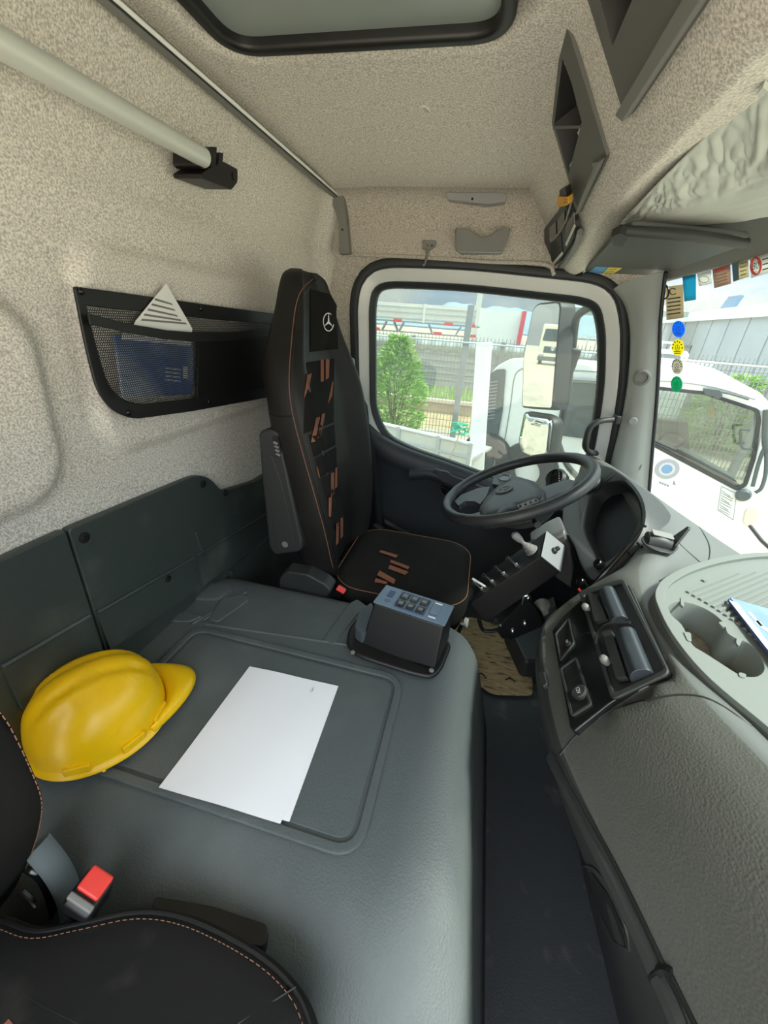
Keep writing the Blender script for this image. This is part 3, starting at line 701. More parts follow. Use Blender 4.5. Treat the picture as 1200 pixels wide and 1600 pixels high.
MB().prism(rpoly([fa+bd*-.022+n0*.004, fa+bd*.020+n0*.004, fa+bw*.022+bd*.022+n0*.055, fa+bw*.020+bd*.010+n0*.058, fa+bd*-.022+n0*.020], .004), bw*.006).build('fin', M['dark'], ph_, bevel=.001)
# ---------------------------------------------------------------- instrument binnacle
BO = V((.455, 1.2, .66)); BN = V((-.80, -.10, .60)).normalized(); BPL = (BO, BN)
B = lambda a, b, h=0: P(a, b, pl=(BO+BN*h, BN))
hood = [(905, 740), (940, 728), (965, 738), (990, 758), (1006, 785), (1008, 815), (995, 845), (968, 875), (945, 900), (925, 905), (908, 880), (897, 850), (880, 820), (884, 780)]
rec = [(908, 815), (921, 775), (940, 757), (965, 752), (985, 762), (1000, 782), (1003, 800), (1000, 825), (980, 850), (962, 868), (942, 882), (933, 880), (925, 862), (912, 838)]
H3 = smooth_path([B(*p, .035) for p in hood], 4, True); R3 = smooth_path([B(*p, .02) for p in rec], 4, True); R4 = [p-BN*.055 for p in offs(R3, -.006, BN)]
H2 = [p-BN*.10 for p in offs(H3, .02, BN)]
bin_ = MB(); bin_.grid([H2, [p-BN*.01 for p in offs(H3, .006, BN)], H3, offs(H3, -.008, BN), R3, [p-BN*.008 for p in R3], R4], cv=True)
bo_ = bin_.build('instrument_binnacle', M['dark'], dash, smooth=50)
M['screen'] = mat('dark_instrument_glass', (.008, .011, .012), .55, .3)
MB().prism([p for p in R4], BN*-.003).build('instrument_face', M['screen'], bo_, smooth=0)
# knobs and trim edge right of the binnacle
te = [B(1008, 822, .03), B(985, 850, .035), B(955, 884, .035), B(920, 922, .03), B(903, 945, .025)]
MB().tube(smooth_path(te, 5), .006, 8).build('trim_edge', M['gloss'], dash)
for a, b, r in ((938, 884, .013), (911, 912, .012)):
    c = B(a, b, .03); o = MB().lathe([(0, .0), (r, .0), (r, .012), (r*.8, .016), (r*.75, .012), (0, .012)], c, BN, 20).build('ring_knob', M['gloss'], dash)
c = B(907, 924, .036); MB().box(c, (.006, .022, .006), rot=(0, .6, .2)).build('red_switch', M['red'], dash, bevel=.001)
for a, b in ((1000, 852), (985, 866), (918, 916), (899, 937)):
    MB().box(B(a, b, .035), (.012, .018, .006), rot=(0, .6, .2)).build('trim_button', M['gloss'], dash, bevel=.001)
# small round vent left of the binnacle
c = B(925, 757, .03); MB().lathe([(0, -.02), (.024, -.02), (.030, .0), (.034, .004), (.030, .010), (.024, .004), (.012, -.006), (0, -.006)], c, BN, 24).build('round_vent', M['dark'], dash)
# left end vent, louvred
vb = B(868, 748, .03); o = MB().lathe([(0, -.03), (.040, -.03), (.044, .0), (.036, .012), (.034, .0), (0, -.01)], vb, (-.7, -.5, .5), 24).build('end_vent', M['dark'], dash)
for k in range(5):
    MB().box(vb+V((-.006, -.004, .004))+V((0, .012, .006))*(k-2), (.004, .006, .056), rot=(.9, .0, .5)).build('louvre', M['black'], o)
# ---------------------------------------------------------------- steering wheel and column
SWC = V((.153, 1.195, .714)); SWN = V((-math.sin(.448), 0, math.cos(.448))); SWU = V((0, 1, 0)); SWV = SWN.cross(SWU)  # SWV points back/down to the driver
def SW(u, v, h=0): return SWC+SWU*u+SWV*v+SWN*h
ROT = math.radians(18)
sw = thing('steering_wheel', SW(0, 0, -.05), 'black four-spoke lorry steering wheel with emblem on the hub', 'steering wheel')
M['wheel'] = mat('wheel_leather', (.024, .026, .028), .42, .5, bump=.15, bscale=500)
rimp = [SW(.217*math.cos(t), .217*math.sin(t)) for t in [2*PI*i/64 for i in range(64)]]
MB().tube(rimp, [0.0168+.0008*math.sin(i*1.9) if 6 < i < 26 else .0168 for i in range(64)], 14, closed=True).build('rim', M['wheel'], sw, smooth=180)
def SL(px, py, h=0): return P(px, py, pl=(SWC+SWN*h, SWN))
M['hub'] = mat('hub_plastic', (.045, .050, .056), .45, .5, bump=.1, bscale=500)
pad = [(748, 798), (756, 784), (792, 748), (808, 746), (836, 754), (852, 768), (850, 782), (826, 792), (796, 797), (772, 810), (754, 812)]
pp = rpoly([SL(*p, -.005) for p in pad], .012, 4)
c_ = sum(pp, V((0, 0, 0)))/len(pp)
mb = MB(); mb.loft([[p-SWN*.03 for p in pp], pp, [c_+(p-c_)*.95+SWN*.008 for p in pp], [c_+(p-c_)*.6+SWN*.010 for p in pp], [c_+(p-c_)*.2+SWN*.0105 for p in pp]]); hubo = mb.build('hub_pad', M['hub'], sw, smooth=60)
HB = bvh_of(hubo)
lc, ln = hit(788, 766, HB, .001)
def star(c, n, up, R, par, m, name='star_emblem', w=.12, th=.0015):
    """three-pointed star in a ring"""
    a, b, n = frame(n, up); g = MB(); r = R
    g.ring([c+(a*math.cos(t)+b*math.sin(t))*r for t in [2*PI*i/32 for i in range(32)]], [c+(a*math.cos(t)+b*math.sin(t))*r*(1-w) for t in [2*PI*i/32 for i in range(32)]], n*th)
    for k in range(3):
        t = PI/2+2*PI*k/3; tip = c+(a*math.cos(t)+b*math.sin(t))*r*.95; s = a*math.cos(t+PI/2)+b*math.sin(t+PI/2)
        dd = (a*math.cos(t+PI)+b*math.sin(t+PI))*r*.04
        g.prism([c+s*r*.13+dd, tip, c-s*r*.13+dd], n*th)
    return g.build(name, m, par, smooth=0)
MB().lathe([(0, 0), (.027, 0), (.027, .002), (0, .002)], lc, ln, 28).build('emblem_disc', M['dark'], sw)
star(lc+ln*.002, ln, SWV*-1, .022, sw, M['grey'])
def spoke(pix, name, m, h=.0, t=.018):
    return MB().prism(rpoly([SL(*p, h) for p in pix], .006), SWN*-t).build(name, m, sw, bevel=.004)
spoke([(706, 797), (716, 803), (738, 803), (757, 797), (762, 806), (742, 812), (716, 811), (706, 805)], 'spoke', M['hub'], -.004)
spoke([(710, 783), (720, 773), (748, 762), (766, 760), (760, 775), (750, 788), (742, 783), (726, 783), (716, 790)], 'spoke', M['hub'], -.004)
spoke([(770, 745), (784, 742), (805, 745), (800, 752), (782, 758), (768, 756)], 'spoke', M['hub'], .0)
spoke([(752, 808), (792, 800), (822, 797), (830, 806), (800, 812), (760, 818)], 'spoke', M['black'], -.012)
spoke([(840, 765), (858, 757), (888, 748), (905, 752), (880, 768), (850, 782)], 'spoke', M['hub'], -.012)
# switch clusters on the spokes
sc_ = spoke([(776, 744), (788, 739), (800, 742), (796, 751), (782, 754)], 'switch_pad', mat('switch_blue', (.06, .08, .14), .3), .004, .006)
MB().tube([SL(788+9*math.cos(t), 746+5*math.sin(t), .006) for t in [2*PI*i/16 for i in range(16)]], .0016, 6, closed=True).build('button_ring', M['grey'], sc_)
sc2 = spoke([(806, 789), (838, 777), (842, 782), (812, 795)], 'switch_pad', M['grey'], .004, .006)
for i in range(4): MB().box(SL(813+8*i, 790-3*i, .006), (.006, .012, .004), rot=(0, -.45, 0)).build('button', M['dark'], sc2, bevel=.001)
# column
colm = thing('steering_column', SW(0, 0, -.25), 'black steering column shroud with stalks below the wheel', 'steering column')
prof_ = [(.040, .0), (.052, -.012), (.080, -.026), (.100, -.040), (.100, -.058), (.088, -.075), (.07, -.088), (.05, -.095)]
mb = MB(); loops = []
for r, h in prof_:
    c = SW(0, 0, h-.02)+V((.30*max(0, -h-.05), 0, 0)); loops.append([c+SWU*math.cos(t)*r*1.0+SWV*math.sin(t)*r*1.0 for t in [2*PI*i/24 for i in range(24)]])
mb.loft(loops); shroud = mb.build('shroud', M['dark'], colm, smooth=60)
# lower shroud towards the binnacle
Q = lambda a, b, y=1.235: P(a, b, y=y)
mb = MB(); lp = []
for yy, k in ((1.20, .86), (1.215, 1), (1.26, 1.02), (1.31, 1), (1.33, .9)):
    o_ = [Q(830, 850), Q(858, 832), Q(880, 822), Q(890, 840), Q(896, 880), Q(892, 915), Q(870, 900), Q(850, 880)]
    c = sum(o_, V((0, 0, 0)))/8; lp.append([V((c.x+(p.x-c.x)*k, yy, c.z+(p.z-c.z)*k)) for p in o_])
MB().loft(lp).build('lower_shroud', mat('shroud_grey', (.10, .10, .095), .35, .5), colm, smooth=50, bevel=.006)
MB().prism(rpoly([Q(824, 858, 1.19), Q(838, 848, 1.19), Q(852, 852, 1.19), Q(858, 866, 1.19), Q(846, 872, 1.19), Q(830, 866, 1.19)], .006), (0, .04, 0)).build('column_clamp', M['dark'], colm, bevel=.003)
MB().prism(rpoly([Q(886, 836, 1.205), Q(891, 836, 1.205), Q(904, 880, 1.205), Q(897, 884, 1.205)], .003), (0, .03, 0)).build('column_stalk', M['black'], colm, bevel=.002)
MB().tube([SW(-.08, -.02, -.06), SW(-.16, -.03, -.05), SW(-.20, -.035, -.045)], [.008, .007, .009], 10).build('stalk', M['black'], colm)
# pedal area base
mb = MB(); mb.prism(rpoly([P(785, 1002, z=.0), P(826, 988, z=.0), P(868, 1000, z=.0), P(860, 1060, z=0), P(812, 1062, z=.0)], .02), (0, 0, .09)); mb.build('column_foot', M['dark'], colm, bevel=.02, seg=3)
# ================================================================ DRIVER SEAT
SY = 1.185
def seat_back(stations, y0, xof=0):
    """loops of a bolstered backrest; stations: z, x, half width, depth scale"""
    sec = [(-1.0, -.060), (-1.03, .0), (-.98, .036), (-.87, .049), (-.74, .040), (-.60, .020), (-.45, .010), (0, .006), (.45, .010), (.60, .024), (.74, .050), (.88, .062), (.99, .043), (1.03, .0), (1.0, -.060), (.8, -.085), (0, -.09), (-.8, -.085)]
    loops = []
    for z, x, w, k in stations:
        loops.append(smooth_path([V((x+dx*k+xof, y0+dy*w, z)) for dy, dx in sec], 3, True))
    return loops
BST = [(.36, -.392, .15, .7), (.40, -.394, .185, .9), (.48, -.400, .205, 1.05), (.60, -.410, .224, 1.10), (.74, -.428, .234, 1.08), (.86, -.448, .240, 1.0), (.94, -.464, .234, .94), (1.02, -.488, .210, .88), (1.09, -.500, .162, .74), (1.15, -.506, .126, .62), (1.20, -.510, .106, .52), (1.235, -.514, .085, .42), (1.25, -.519, .055, .25)]
def cat_loops(st, y0):
    lo = seat_back(st, y0); cols = [smooth_path([l[k] for l in lo], 3) for k in range(len(lo[0]))]
    return [[c[j] for c in cols] for j in range(len(cols[0]))]
seat = thing('driver_seat', (-.2, SY, .0), 'high-backed black and copper-brown driver seat behind the steering wheel', 'seat')
sb = MB().loft(cat_loops(BST, SY)).build('backrest', M['leather'], seat, smooth=180)
SBT = bvh_of(sb)
# cushion
def cushion(y0, x0, x1, w, z, name, parent, m, r=.10, skirt=.13):
    pr = [(-skirt, -.012), (-skirt*.6, .0), (-.035, .004), (-.012, -.006), (-.002, -.03), (.0, -.06)]
    loops = [rr_loop(x0-i, x1+i, y0-w-i, y0+w+i, z+h, max(.03, r+i)) for h, i in pr]
    l = loops[-1]; c = sum(l, V((0, 0, 0)))/len(l)
    for k, dz in ((.75, .001), (.4, -.003), (.1, -.005)): loops.append([c+(p-c)*k+V((0, 0, dz)) for p in l])
    return MB().loft(loops).build(name, m, parent, smooth=180)
CZ = .392
sc = cushion(SY, -.37, .072, .212, CZ, 'cushion', seat, M['cloth'])
SCT = bvh_of(sc)
MB().tube([p+V((0, 0, .0)) for p in rr_loop(-.366, .068, SY-.208, SY+.208, CZ-.012, .10)], .0014, 6, closed=True).build('piping', M['stitch'], sc)
# side piping of the backrest
def pipe_on(pix, r, m, trees, par, name='piping', lift=.001):
    q = line_on(curve_pix(pix), trees, lift, 2)
    if len(q) > 2: return MB().tube(q, r, 6).build(name, m, par)
pipe_on([(488, 436), (472, 452), (462, 480), (455, 540), (452, 600), (458, 650), (475, 715), (492, 775), (507, 830), (516, 870), (520, 886)], .0011, M['stitch'], SBT, sb)
pipe_on([(494, 438), (477, 455), (467, 482), (460, 540), (457, 600), (463, 650), (480, 715), (497, 775), (512, 830), (521, 870)], .0016, M['black'], SBT, sb, 'seam')
pipe_on([(408, 640), (430, 650), (456, 650)], .0016, M['black'], SBT, sb, 'seam')
# centre pads: cloth ribs between seams
pads = [[(478, 566), (522, 560), (521, 660), (474, 678)], [(482, 680), (522, 663), (524, 695), (490, 714)], [(492, 717), (525, 698), (526, 730), (500, 746)], [(502, 749), (527, 733), (531, 764), (511, 781)], [(513, 784), (532, 767), (538, 830), (526, 850)]]
for q in pads: patch(q, SBT, 6, 6, .001, .007).build('back_pad', M['cloth'], seat, smooth=180)
hp = patch([(484, 452), (526, 462), (528, 545), (484, 550)], SBT, 8, 10, .002, .016); hpo = hp.build('head_pad', M['cloth'], seat, smooth=180)
HPT = bvh_of(hpo)
ec, en = hit(512, 503, HPT, .004)
en = (hit(519, 503, HPT)[0]-hit(505, 503, HPT)[0]).cross(hit(512, 490, HPT)[0]-hit(512, 516, HPT)[0]).normalized()
if en.dot(CAM_P-ec) < 0: en = -en
M['emb'] = mat('silver_print', (.80, .80, .80), .4, .4)
star(ec, en, (0, 0, 1), .0255, hpo, M['emb'], w=.10)
PADT = bvh_of(*[o for o in seat.children if o.name.startswith('back_pad')]) + SBT
def stripes(quads, trees, par, lift=.0022):
    for q in quads:
        g = patch(q, trees, 3, 3, lift)
        if g.v: g.build('brown_stripe', M['brown'], par, smooth=180, fix=True)
stripes([[(500, 562), (505, 562), (505, 596), (500, 597)], [(508, 561), (514, 562), (513, 590), (508, 594)], [(479, 586), (486, 583), (481, 608), (474, 624)], [(518, 597), (520, 596), (518, 618), (511, 632)], [(493, 653), (499, 651), (492, 690), (486, 691)], [(502, 647), (507, 646), (501, 680), (495, 686)], [(516, 740), (521, 738), (521, 770), (516, 776)], [(523, 731), (526, 730), (526, 760), (522, 764)], [(513, 777), (518, 776), (516, 808), (513, 806)], [(524, 818), (529, 816), (528, 848), (524, 852)], [(531, 810), (535, 808), (535, 838), (531, 842)], [(494, 727), (497, 733), (500, 748), (497, 742)]], PADT, seat)
stripes([[(539, 860), (560, 869), (556, 876), (535, 867)], [(531, 868), (556, 878), (552, 885), (527, 876)], [(595, 861), (622, 869), (618, 873), (592, 864)], [(611, 876), (640, 887), (637, 891), (609, 880)], [(609, 884), (638, 895), (633, 900), (606, 890)], [(593, 893), (618, 907), (615, 914), (589, 900)], [(587, 905), (606, 911), (603, 914), (585, 911)]], SCT, seat, .0042)
patch([(533, 857), (652, 864), (650, 914), (534, 892)], SCT, 8, 6, .0004, .0016).build('cushion_inlay', M['cloth'], seat, smooth=180)
# belt guide, armrest, hinge cover, side shell
yn = SY-.245
A_ = lambda a, b, y=yn: P(a, b, y=y)
arm_p = rpoly([A_(403, 676), A_(418, 669), A_(436, 676), A_(441, 704), A_(472, 848), A_(470, 862), A_(430, 868), A_(420, 856), A_(408, 740)], .012)
ao = MB().prism(arm_p, (0, .05, 0)).build('armrest', M['dark'], seat, bevel=.008, seg=3)
MB().prism(rpoly([A_(410, 712, yn-.001), A_(424, 712, yn-.001), A_(440, 756, yn-.001), A_(462, 852, yn-.001), A_(432, 858, yn-.001)], .006), (0, .004, 0)).build('armrest_cover', M['dark'], ao, bevel=.002)
MB().prism(rpoly([A_(425, 683, yn-.003), A_(434, 681, yn-.003), A_(439, 706, yn-.003), A_(432, 716, yn-.003)], .004), (0, .01, 0)).build('armrest_slot', M['black'], ao, bevel=.001)
for i in range(4): MB().box(A_(431+i*1.3, 692+6*i, yn-.005), (.012, .004, .006), rot=(0, .3, 0)).build('adjuster_tooth', M['grey'], ao)
MB().lathe([(0, 0), (.010, 0), (.010, .004), (0, .005)], A_(446, 850, yn+.002), (0, -1, 0), 16).build('hinge_cap', M['grey'], ao)
hc = [A_(447, 888, yn+.05), A_(458, 878, yn+.05), A_(490, 882, yn+.05), A_(517, 897, yn+.05), A_(527, 907, yn+.05), A_(512, 925, yn+.05), A_(505, 933, yn+.05), A_(460, 926, yn+.05), A_(447, 912, yn+.05)]
ho = MB().prism(rpoly(hc, .008), (0, -.045, 0), top=[p*1+V((0, -.05, -.006)) for p in rpoly(hc, .008)]).build('hinge_cover', M['dark'], seat, bevel=.006, seg=3)
mb = MB(); mb.box((-.15, SY, .22), (.40, .38, .10)); mb.box((-.15, SY, .09), (.34, .32, .18)); mb.build('seat_base', M['black'], seat, bevel=.02)
MB().lathe([(0, 0), (.016, 0), (.016, .008), (.013, .011), (0, .012)], (.072, SY-.17, .31), (1, -.2, .1), 18).build('height_knob', M['grey'], seat)
MB().tube(PS([(690, 1035), (706, 1010), (722, 975)], y=.98), .006, 6).build('base_edge', M['gloss'], seat)
bk_ = MB(); bc = P(530, 922, y=yn+.02); bk_.box(bc+V((-.004, .01, -.02)), (.026, .02, .06), rot=(.2, .45, 0)); bo = bk_.build('buckle', M['black'], seat, bevel=.003)
MB().box(P(533, 921, y=yn+.004), (.028, .008, .017), rot=(-.3, .5, .1)).build('release_button', M['red'], bo, bevel=.002)
# ---------------------------------------------------------------- seat belt
belt = thing('seat_belt', P(560, 800, y=1.60), 'black seat belt hanging from the pale loop beside the driver headrest', 'seat belt')
BE = lambda a, b, y=1.45: P(a, b, y=y)
g = MB(); yb = SY+.20
lo = rpoly([P(a, b, y=1.47) for a, b in ((534, 562), (540, 557), (552, 560), (554, 575), (552, 588), (540, 591), (533, 580))], .008)
li = offs(lo, -.016, (0, 1, 0))
g.ring(lo, li, (0, .012, 0)); g.build('belt_loop', M['pillar'], belt, bevel=.003)
def strap(pts, w, wd, name, par, m=M['rubber'], t=.0015):
    pts = smooth_path(pts, 5); wd = V(wd).normalized(); return MB().grid([[p-wd*w/2 for p in pts], [p+wd*w/2 for p in pts]]).build(name, m, par, smooth=180, solid=t)
strap([P(543, 574, y=1.476), P(551, 600, y=1.48), P(562, 640, y=1.49), P(574, 690, y=1.52), P(582, 740, y=1.56), P(588, 790, y=1.60), P(592, 835, y=1.62)], .045, (1, .1, .25), 'webbing', belt)
MB().prism(rpoly([P(a, b, y=1.63) for a, b in ((552, 622), (562, 620), (575, 632), (576, 660), (566, 690), (556, 662))], .01), (0, .03, 0)).build('height_adjuster', M['pillar'], belt, bevel=.004)
MB().tube(smooth_path([P(556, 622, y=1.62), P(567, 626, y=1.60), P(573, 645, y=1.60), P(574, 690, y=1.62)], 5), .008, 8).build('adjuster_handle', M['dark'], belt)
MB().box(P(590, 826, y=1.56), (.05, .03, .03), rot=(0, .4, 0)).build('belt_buckle', M['dark'], belt, bevel=.004)
strap([P(600, 815, y=1.58), P(618, 826, y=1.58), P(640, 838, y=1.56)], .03, (0, .3, 1), 'lap_webbing', belt)
# ================================================================ SWITCH BOX on the tunnel
bl, br = P(565, 1012, z=.385), P(670, 1054, z=.385)
bx = (br-bl).normalized(); bpl = (bl, V((bx.y, -bx.x, 0)))
fn = V((bx.y, -bx.x, 0)).normalized()
if fn.dot(CAM_P-bl) < 0: fn = -fn
tilt = (bl+V((0, 0, 0)), (fn+V((0, 0, .28))).normalized())
tl, tr_ = P(584, 942, pl=tilt), P(694, 979, pl=tilt); bl2, br2 = P(562, 1012, pl=tilt), P(680, 1046, pl=tilt)
dep = -fn*.078
box_ = thing('switch_box', (bl+br)/2-fn*.04, 'black box with six rocker keys on its blue-grey top, standing on the engine tunnel', 'switch box')
MB().hexa([bl2, br2, br2+dep*1.5, bl2+dep*1.5, tl, tr_, tr_+dep, tl+dep]).build('housing', M['black'], box_, bevel=.005, seg=3)
up_ = (tl-bl2).normalized(); pn = bx.cross(dep.normalized()); pn = pn if pn.z > 0 else -pn
tp = lambda u, v, h=0: tl+(tr_-tl)*u+dep*v+pn*(.002+h)
M['plate'] = mat('blue_grey_plate', (.13, .19, .26), .35, .5)
tq = [tp(-.01, -.02), tp(1.01, -.02), tp(1.01, 1.02), tp(-.01, 1.02)]
MB().prism(rpoly([p-pn*.001 for p in tq], .003), pn*.003).build('top_plate', M['plate'], box_, bevel=.001)
MB().ring([tp(.27, .10, .0032), tp(.70, .10, .0032), tp(.70, .90, .0032), tp(.27, .90, .0032)], [tp(.28, .13, .0032), tp(.69, .13, .0032), tp(.69, .87, .0032), tp(.28, .87, .0032)], pn*.0006).build('key_frame', M['navy'], box_, smooth=0)
for i in range(3):
    for j in range(2):
        u, v = .345+.14*i, .30+.40*j
        q = [tp(u-.055, v-.15, .002), tp(u+.055, v-.15, .002), tp(u+.055, v+.15, .002), tp(u-.055, v+.15, .002)]
        k = MB().prism(rpoly(q, .003), pn*.004).build('key', M['gloss'], box_, bevel=.0015)
        q = [tp(u-.03, v-.06, .0062), tp(u+.03, v-.06, .0062), tp(u+.03, v+.06, .0062), tp(u-.03, v+.06, .0062)]
        MB().prism(rpoly(q, .002), pn*.0006).build('key_light', M['grey'], k)
q = [tp(.745, .30, .002), tp(.865, .30, .002), tp(.865, .74, .002), tp(.745, .74, .002)]
MB().prism(rpoly(q, .003), pn*.004).build('rocker', M['plate'], box_, bevel=.0015)
for v in (.14, .86): MB().prism([tp(.76, v-.03, .003), tp(.86, v-.03, .003), tp(.86, v+.03, .003), tp(.76, v+.03, .003)], pn*.0008).build('white_mark', M['emb'], box_, smooth=0)
for v in (.45, .55, .65, .75): MB().prism([tp(.10, v, .003), tp(.19, v, .003), tp(.19, v+.04, .003), tp(.10, v+.04, .003)], pn*.0005).build('print_line', M['navy'], box_, smooth=0)
c = tp(.155, .25, .003); MB().tube([c+(bx*math.cos(t)*.006+dep.normalized()*math.sin(t)*.005) for t in [2*PI*i/14 for i in range(14)]], .0006, 4, closed=True).build('print_symbol', M['navy'], box_)
# flared foot with two screws
MB().prism(rpoly([P(a, b, z=.386) for a, b in ((540, 1012), (545, 985), (570, 955), (640, 960), (706, 1010), (690, 1050), (676, 1064), (640, 1056), (560, 1030))], .02), (0, 0, .012)).build('foot', M['black'], box_, bevel=.006, seg=3)
MB().prism(rpoly([P(a, b, z=.386) for a, b in ((553, 1002), (560, 975), (580, 960), (585, 990), (568, 1012))], .012), (0, 0, .045)).build('side_boss', mat('boss_grey', (.06, .075, .09), .45), box_, bevel=.006)
for a, b in ((551, 1020), (674, 1048)):
    MB().lathe([(0, 0), (.006, 0), (.006, .003), (.004, .004), (0, .004)], P(a, b, z=.399), (0, 0, 1), 14).build('screw', M['grey'], box_)
# ================================================================ CONTROL BOX below the column
KY = 1.10
K = lambda a, b, y=KY: P(a, b, y=y)
kf = [K(734, 944), K(844, 870), K(875, 895), K(760, 973)]
kb = thing('control_box', (kf[0]+kf[3])/2, 'long black lever control box clamped under the steering column', 'control box')
kd = V((.015, .085, .045))
kbox = MB().hexa([kf[3], kf[2], kf[2]+kd, kf[3]+kd, kf[0], kf[1], kf[1]+kd, kf[0]+kd]).build('housing', M['black'], kb, bevel=.003)
ep = [kf[1], kf[2], kf[2]+kd, kf[1]+kd]; en_ = (kf[1]-kf[0]).normalized()
MB().prism([p+en_*.0015 for p in ep], en_*.003).build('end_plate', mat('plate_grey', (.17, .18, .19), .5), kb, bevel=.001)
ce = sum(ep, V((0, 0, 0)))/4+en_*.004
MB().lathe([(0, 0), (.010, 0), (.010, .006), (.007, .008), (.007, .016), (.005, .02), (0, .02)], ce, en_, 16).build('plug', M['dark'], kb)
kt = kd.normalized(); kax = (kf[1]-kf[0]); kup = (kf[0]-kf[3]).normalized()
for i, t in enumerate((.14, .30, .47, .65)):
    c = kf[0]+kax*t+kd*.35
    o = MB().lathe([(0, 0), (.008, 0), (.008, .004), (.005, .006), (0, .006)], c, kup, 12).build('toggle_nut', M['steel'], kb)
    MB().tube([c+kup*.004, c+kup*.018+V((-.006, 0, 0)), c+kup*.030+V((-.012, 0, .002))], [.004, .005, .008], 8).build('toggle_lever', M['steel'], kb)
c = kf[0]+kax*.86+kd*.5
MB().lathe([(.020, 0), (.021, .004), (.016, .008), (.018, .012), (.014, .016), (.0155, .02), (.011, .024), (.012, .028), (.008, .033), (.006, .036)], c, kup+V((-.25, 0, 0)), 18).build('joystick_boot', M['grey'], kb)
jd = (kup+V((-.35, 0, .1))).normalized(); MB().tube([c+jd*.03, c+jd*.045, c+jd*.055, c+jd*.072, c+jd*.082, c+jd*.086], [.006, .006, .011, .013, .010, .003], 12).build('joystick_knob', mat('knob_grey', (.28, .28, .26), .5), kb)
MB().tube([K(738, 904, 1.13), K(764, 920, 1.13)], .004, 8).build('pull_rod', M['alu'], kb)
MB().tube(smooth_path([K(748, 968, 1.13), K(756, 985, 1.13), K(778, 984, 1.13), K(790, 972, 1.13)], 5), .007, 8).build('cable', M['black'], kb)
br_o = MB().prism(rpoly([K(775, 985), K(818, 936), K(826, 938), K(845, 962), K(850, 978), K(800, 1000), K(784, 998)], .006), (.004, .010, .006)).build('bracket', M['gloss'], kb, bevel=.002)
for a, b in ((801, 986), (820, 974)):
    MB().lathe([(0, 0), (.009, 0), (.008, .004), (.004, .007), (0, .0075)], K(a, b, KY-.002), (-.3, -1, .2), 16).build('bolt', M['steel'], kb)
MB().tube(smooth_path([K(816, 944), K(819, 932), K(828, 932), K(830, 938)], 4), .003, 6).build('clip', M['steel'], kb)
MB().tube(smooth_path([K(772, 975), K(776, 966), K(778, 975), K(784, 978)], 4), .003, 6).build('clip', M['steel'], kb)
MB().lathe([(0, -.02), (.026, -.02), (.030, -.004), (.026, .004), (.020, .012), (.008, .018), (0, .018)], K(846, 948, 1.14), (-.6, -.5, .65), 20).build('lock_dome', M['grey'], kb)
MB().prism(rpoly([K(834, 968, 1.12), K(868, 946, 1.12), K(872, 954, 1.12), K(845, 978, 1.12)], .004), (0, .05, .0)).build('lock_base', M['dark'], kb, bevel=.003)
# ================================================================ HARD HAT
hA, hB = P(60, 1243, z=.392), P(276, 1121, z=.392)
ax_ = (hB-hA); L_ = ax_.length; ax_.normalize(); pe = V((-ax_.y, ax_.x, 0))
if pe.dot(hA-V((CAM_P.x, CAM_P.y, .39))) < 0: pe = -pe
hc_ = (hA+hB)/2+pe*.088
RL, RW, RH = L_*.52, .108, .122
hat = thing('hard_hat', (hc_.x, hc_.y, .384), 'yellow plastic hard hat resting on the grey engine tunnel', 'hard hat')
def HT(u, v, w): return V((hc_.x, hc_.y, .388))+ax_*u+pe*v+V((0, 0, w))
rows = []
for i in range(19):
    ph = PI/2*i/18.5; row = []
    for k in range(64):
        t = 2*PI*k/64; ce_, se_ = math.cos(t), math.sin(t)
        r = math.cos(ph)**.85; w = math.sin(ph)**.92
        u = RL*r*ce_; v = RW*r*se_
        ridge = 0
        if i > 2:
            for v0, ww, hh in ((0, .020, .0075), (.040, .009, .004), (-.040, .009, .004)):
                ridge += hh*max(0, 1-((v-v0)/ww)**2)**.6*(1-sstep(.85, 1.0, abs(u)/RL))*sstep(2, 6, i)
        row.append(HT(u*(1+ridge*.5), v, .018+RH*w+ridge))
    rows.append(row)
brim = [[HT(RL*math.cos(t)*(1.055)+.006*(math.cos(t) > 0), RW*math.sin(t)*1.07, .006) for t in [2*PI*k/64 for k in range(64)]], [HT(RL*math.cos(t)*1.05, RW*math.sin(t)*1.06, .011) for t in [2*PI*k/64 for k in range(64)]], [HT(RL*math.cos(t)*1.005, RW*math.sin(t)*1.005, .015) for t in [2*PI*k/64 for k in range(64)]]]
mb = MB(); mb.grid(brim+rows, cv=True); b0 = len(mb.v)-64; mb.f.append(tuple(b0+i for i in range(64))); mb.build('shell', M['hat'], hat, smooth=50)
rows = []
for i in range(9):
    s = i/8; row = []
    for k in range(25):
        t = -1.02+2.04*k/24; ext = .062*max(0, math.cos(t*1.5))**.6*s
        row.append(HT((RL*1.0+ext)*math.cos(t)+.002, RW*1.0*math.sin(t)*(1+.04*s), .017-.004*s+.012*math.sin(PI*s)*math.cos(t)-.004*s*s))
    rows.append(row)
MB().grid(rows).build('peak', M['hat'], hat, smooth=180, solid=.004)
for t in (-1.30, -.72, -2.05):   # strap slots along the near side
    c = HT(RL*math.cos(t)*1.015, RW*math.sin(t)*1.02, .020); tang = (HT(-RL*math.sin(t), RW*math.cos(t), 0)-HT(0, 0, 0)).normalized(); nr = V((0, 0, 1)).cross(tang)
    MB().add([c+tang*a*.020+V((0, 0, b))+nr*d for d in (-.004, .004) for b in (-.004, .012) for a in (-1, 1)], [(0, 1, 3, 2), (4, 6, 7, 5), (0, 4, 5, 1), (2, 3, 7, 6), (0, 2, 6, 4), (1, 5, 7, 3)]).build('strap_slot', M['hat'], hat, bevel=.002)
for t in (-1.75, -.55): MB().ball(HT(RL*math.cos(t)*1.04, RW*math.sin(t)*1.06, .006), .004, 8, 6).build('lug', M['hat'], hat)
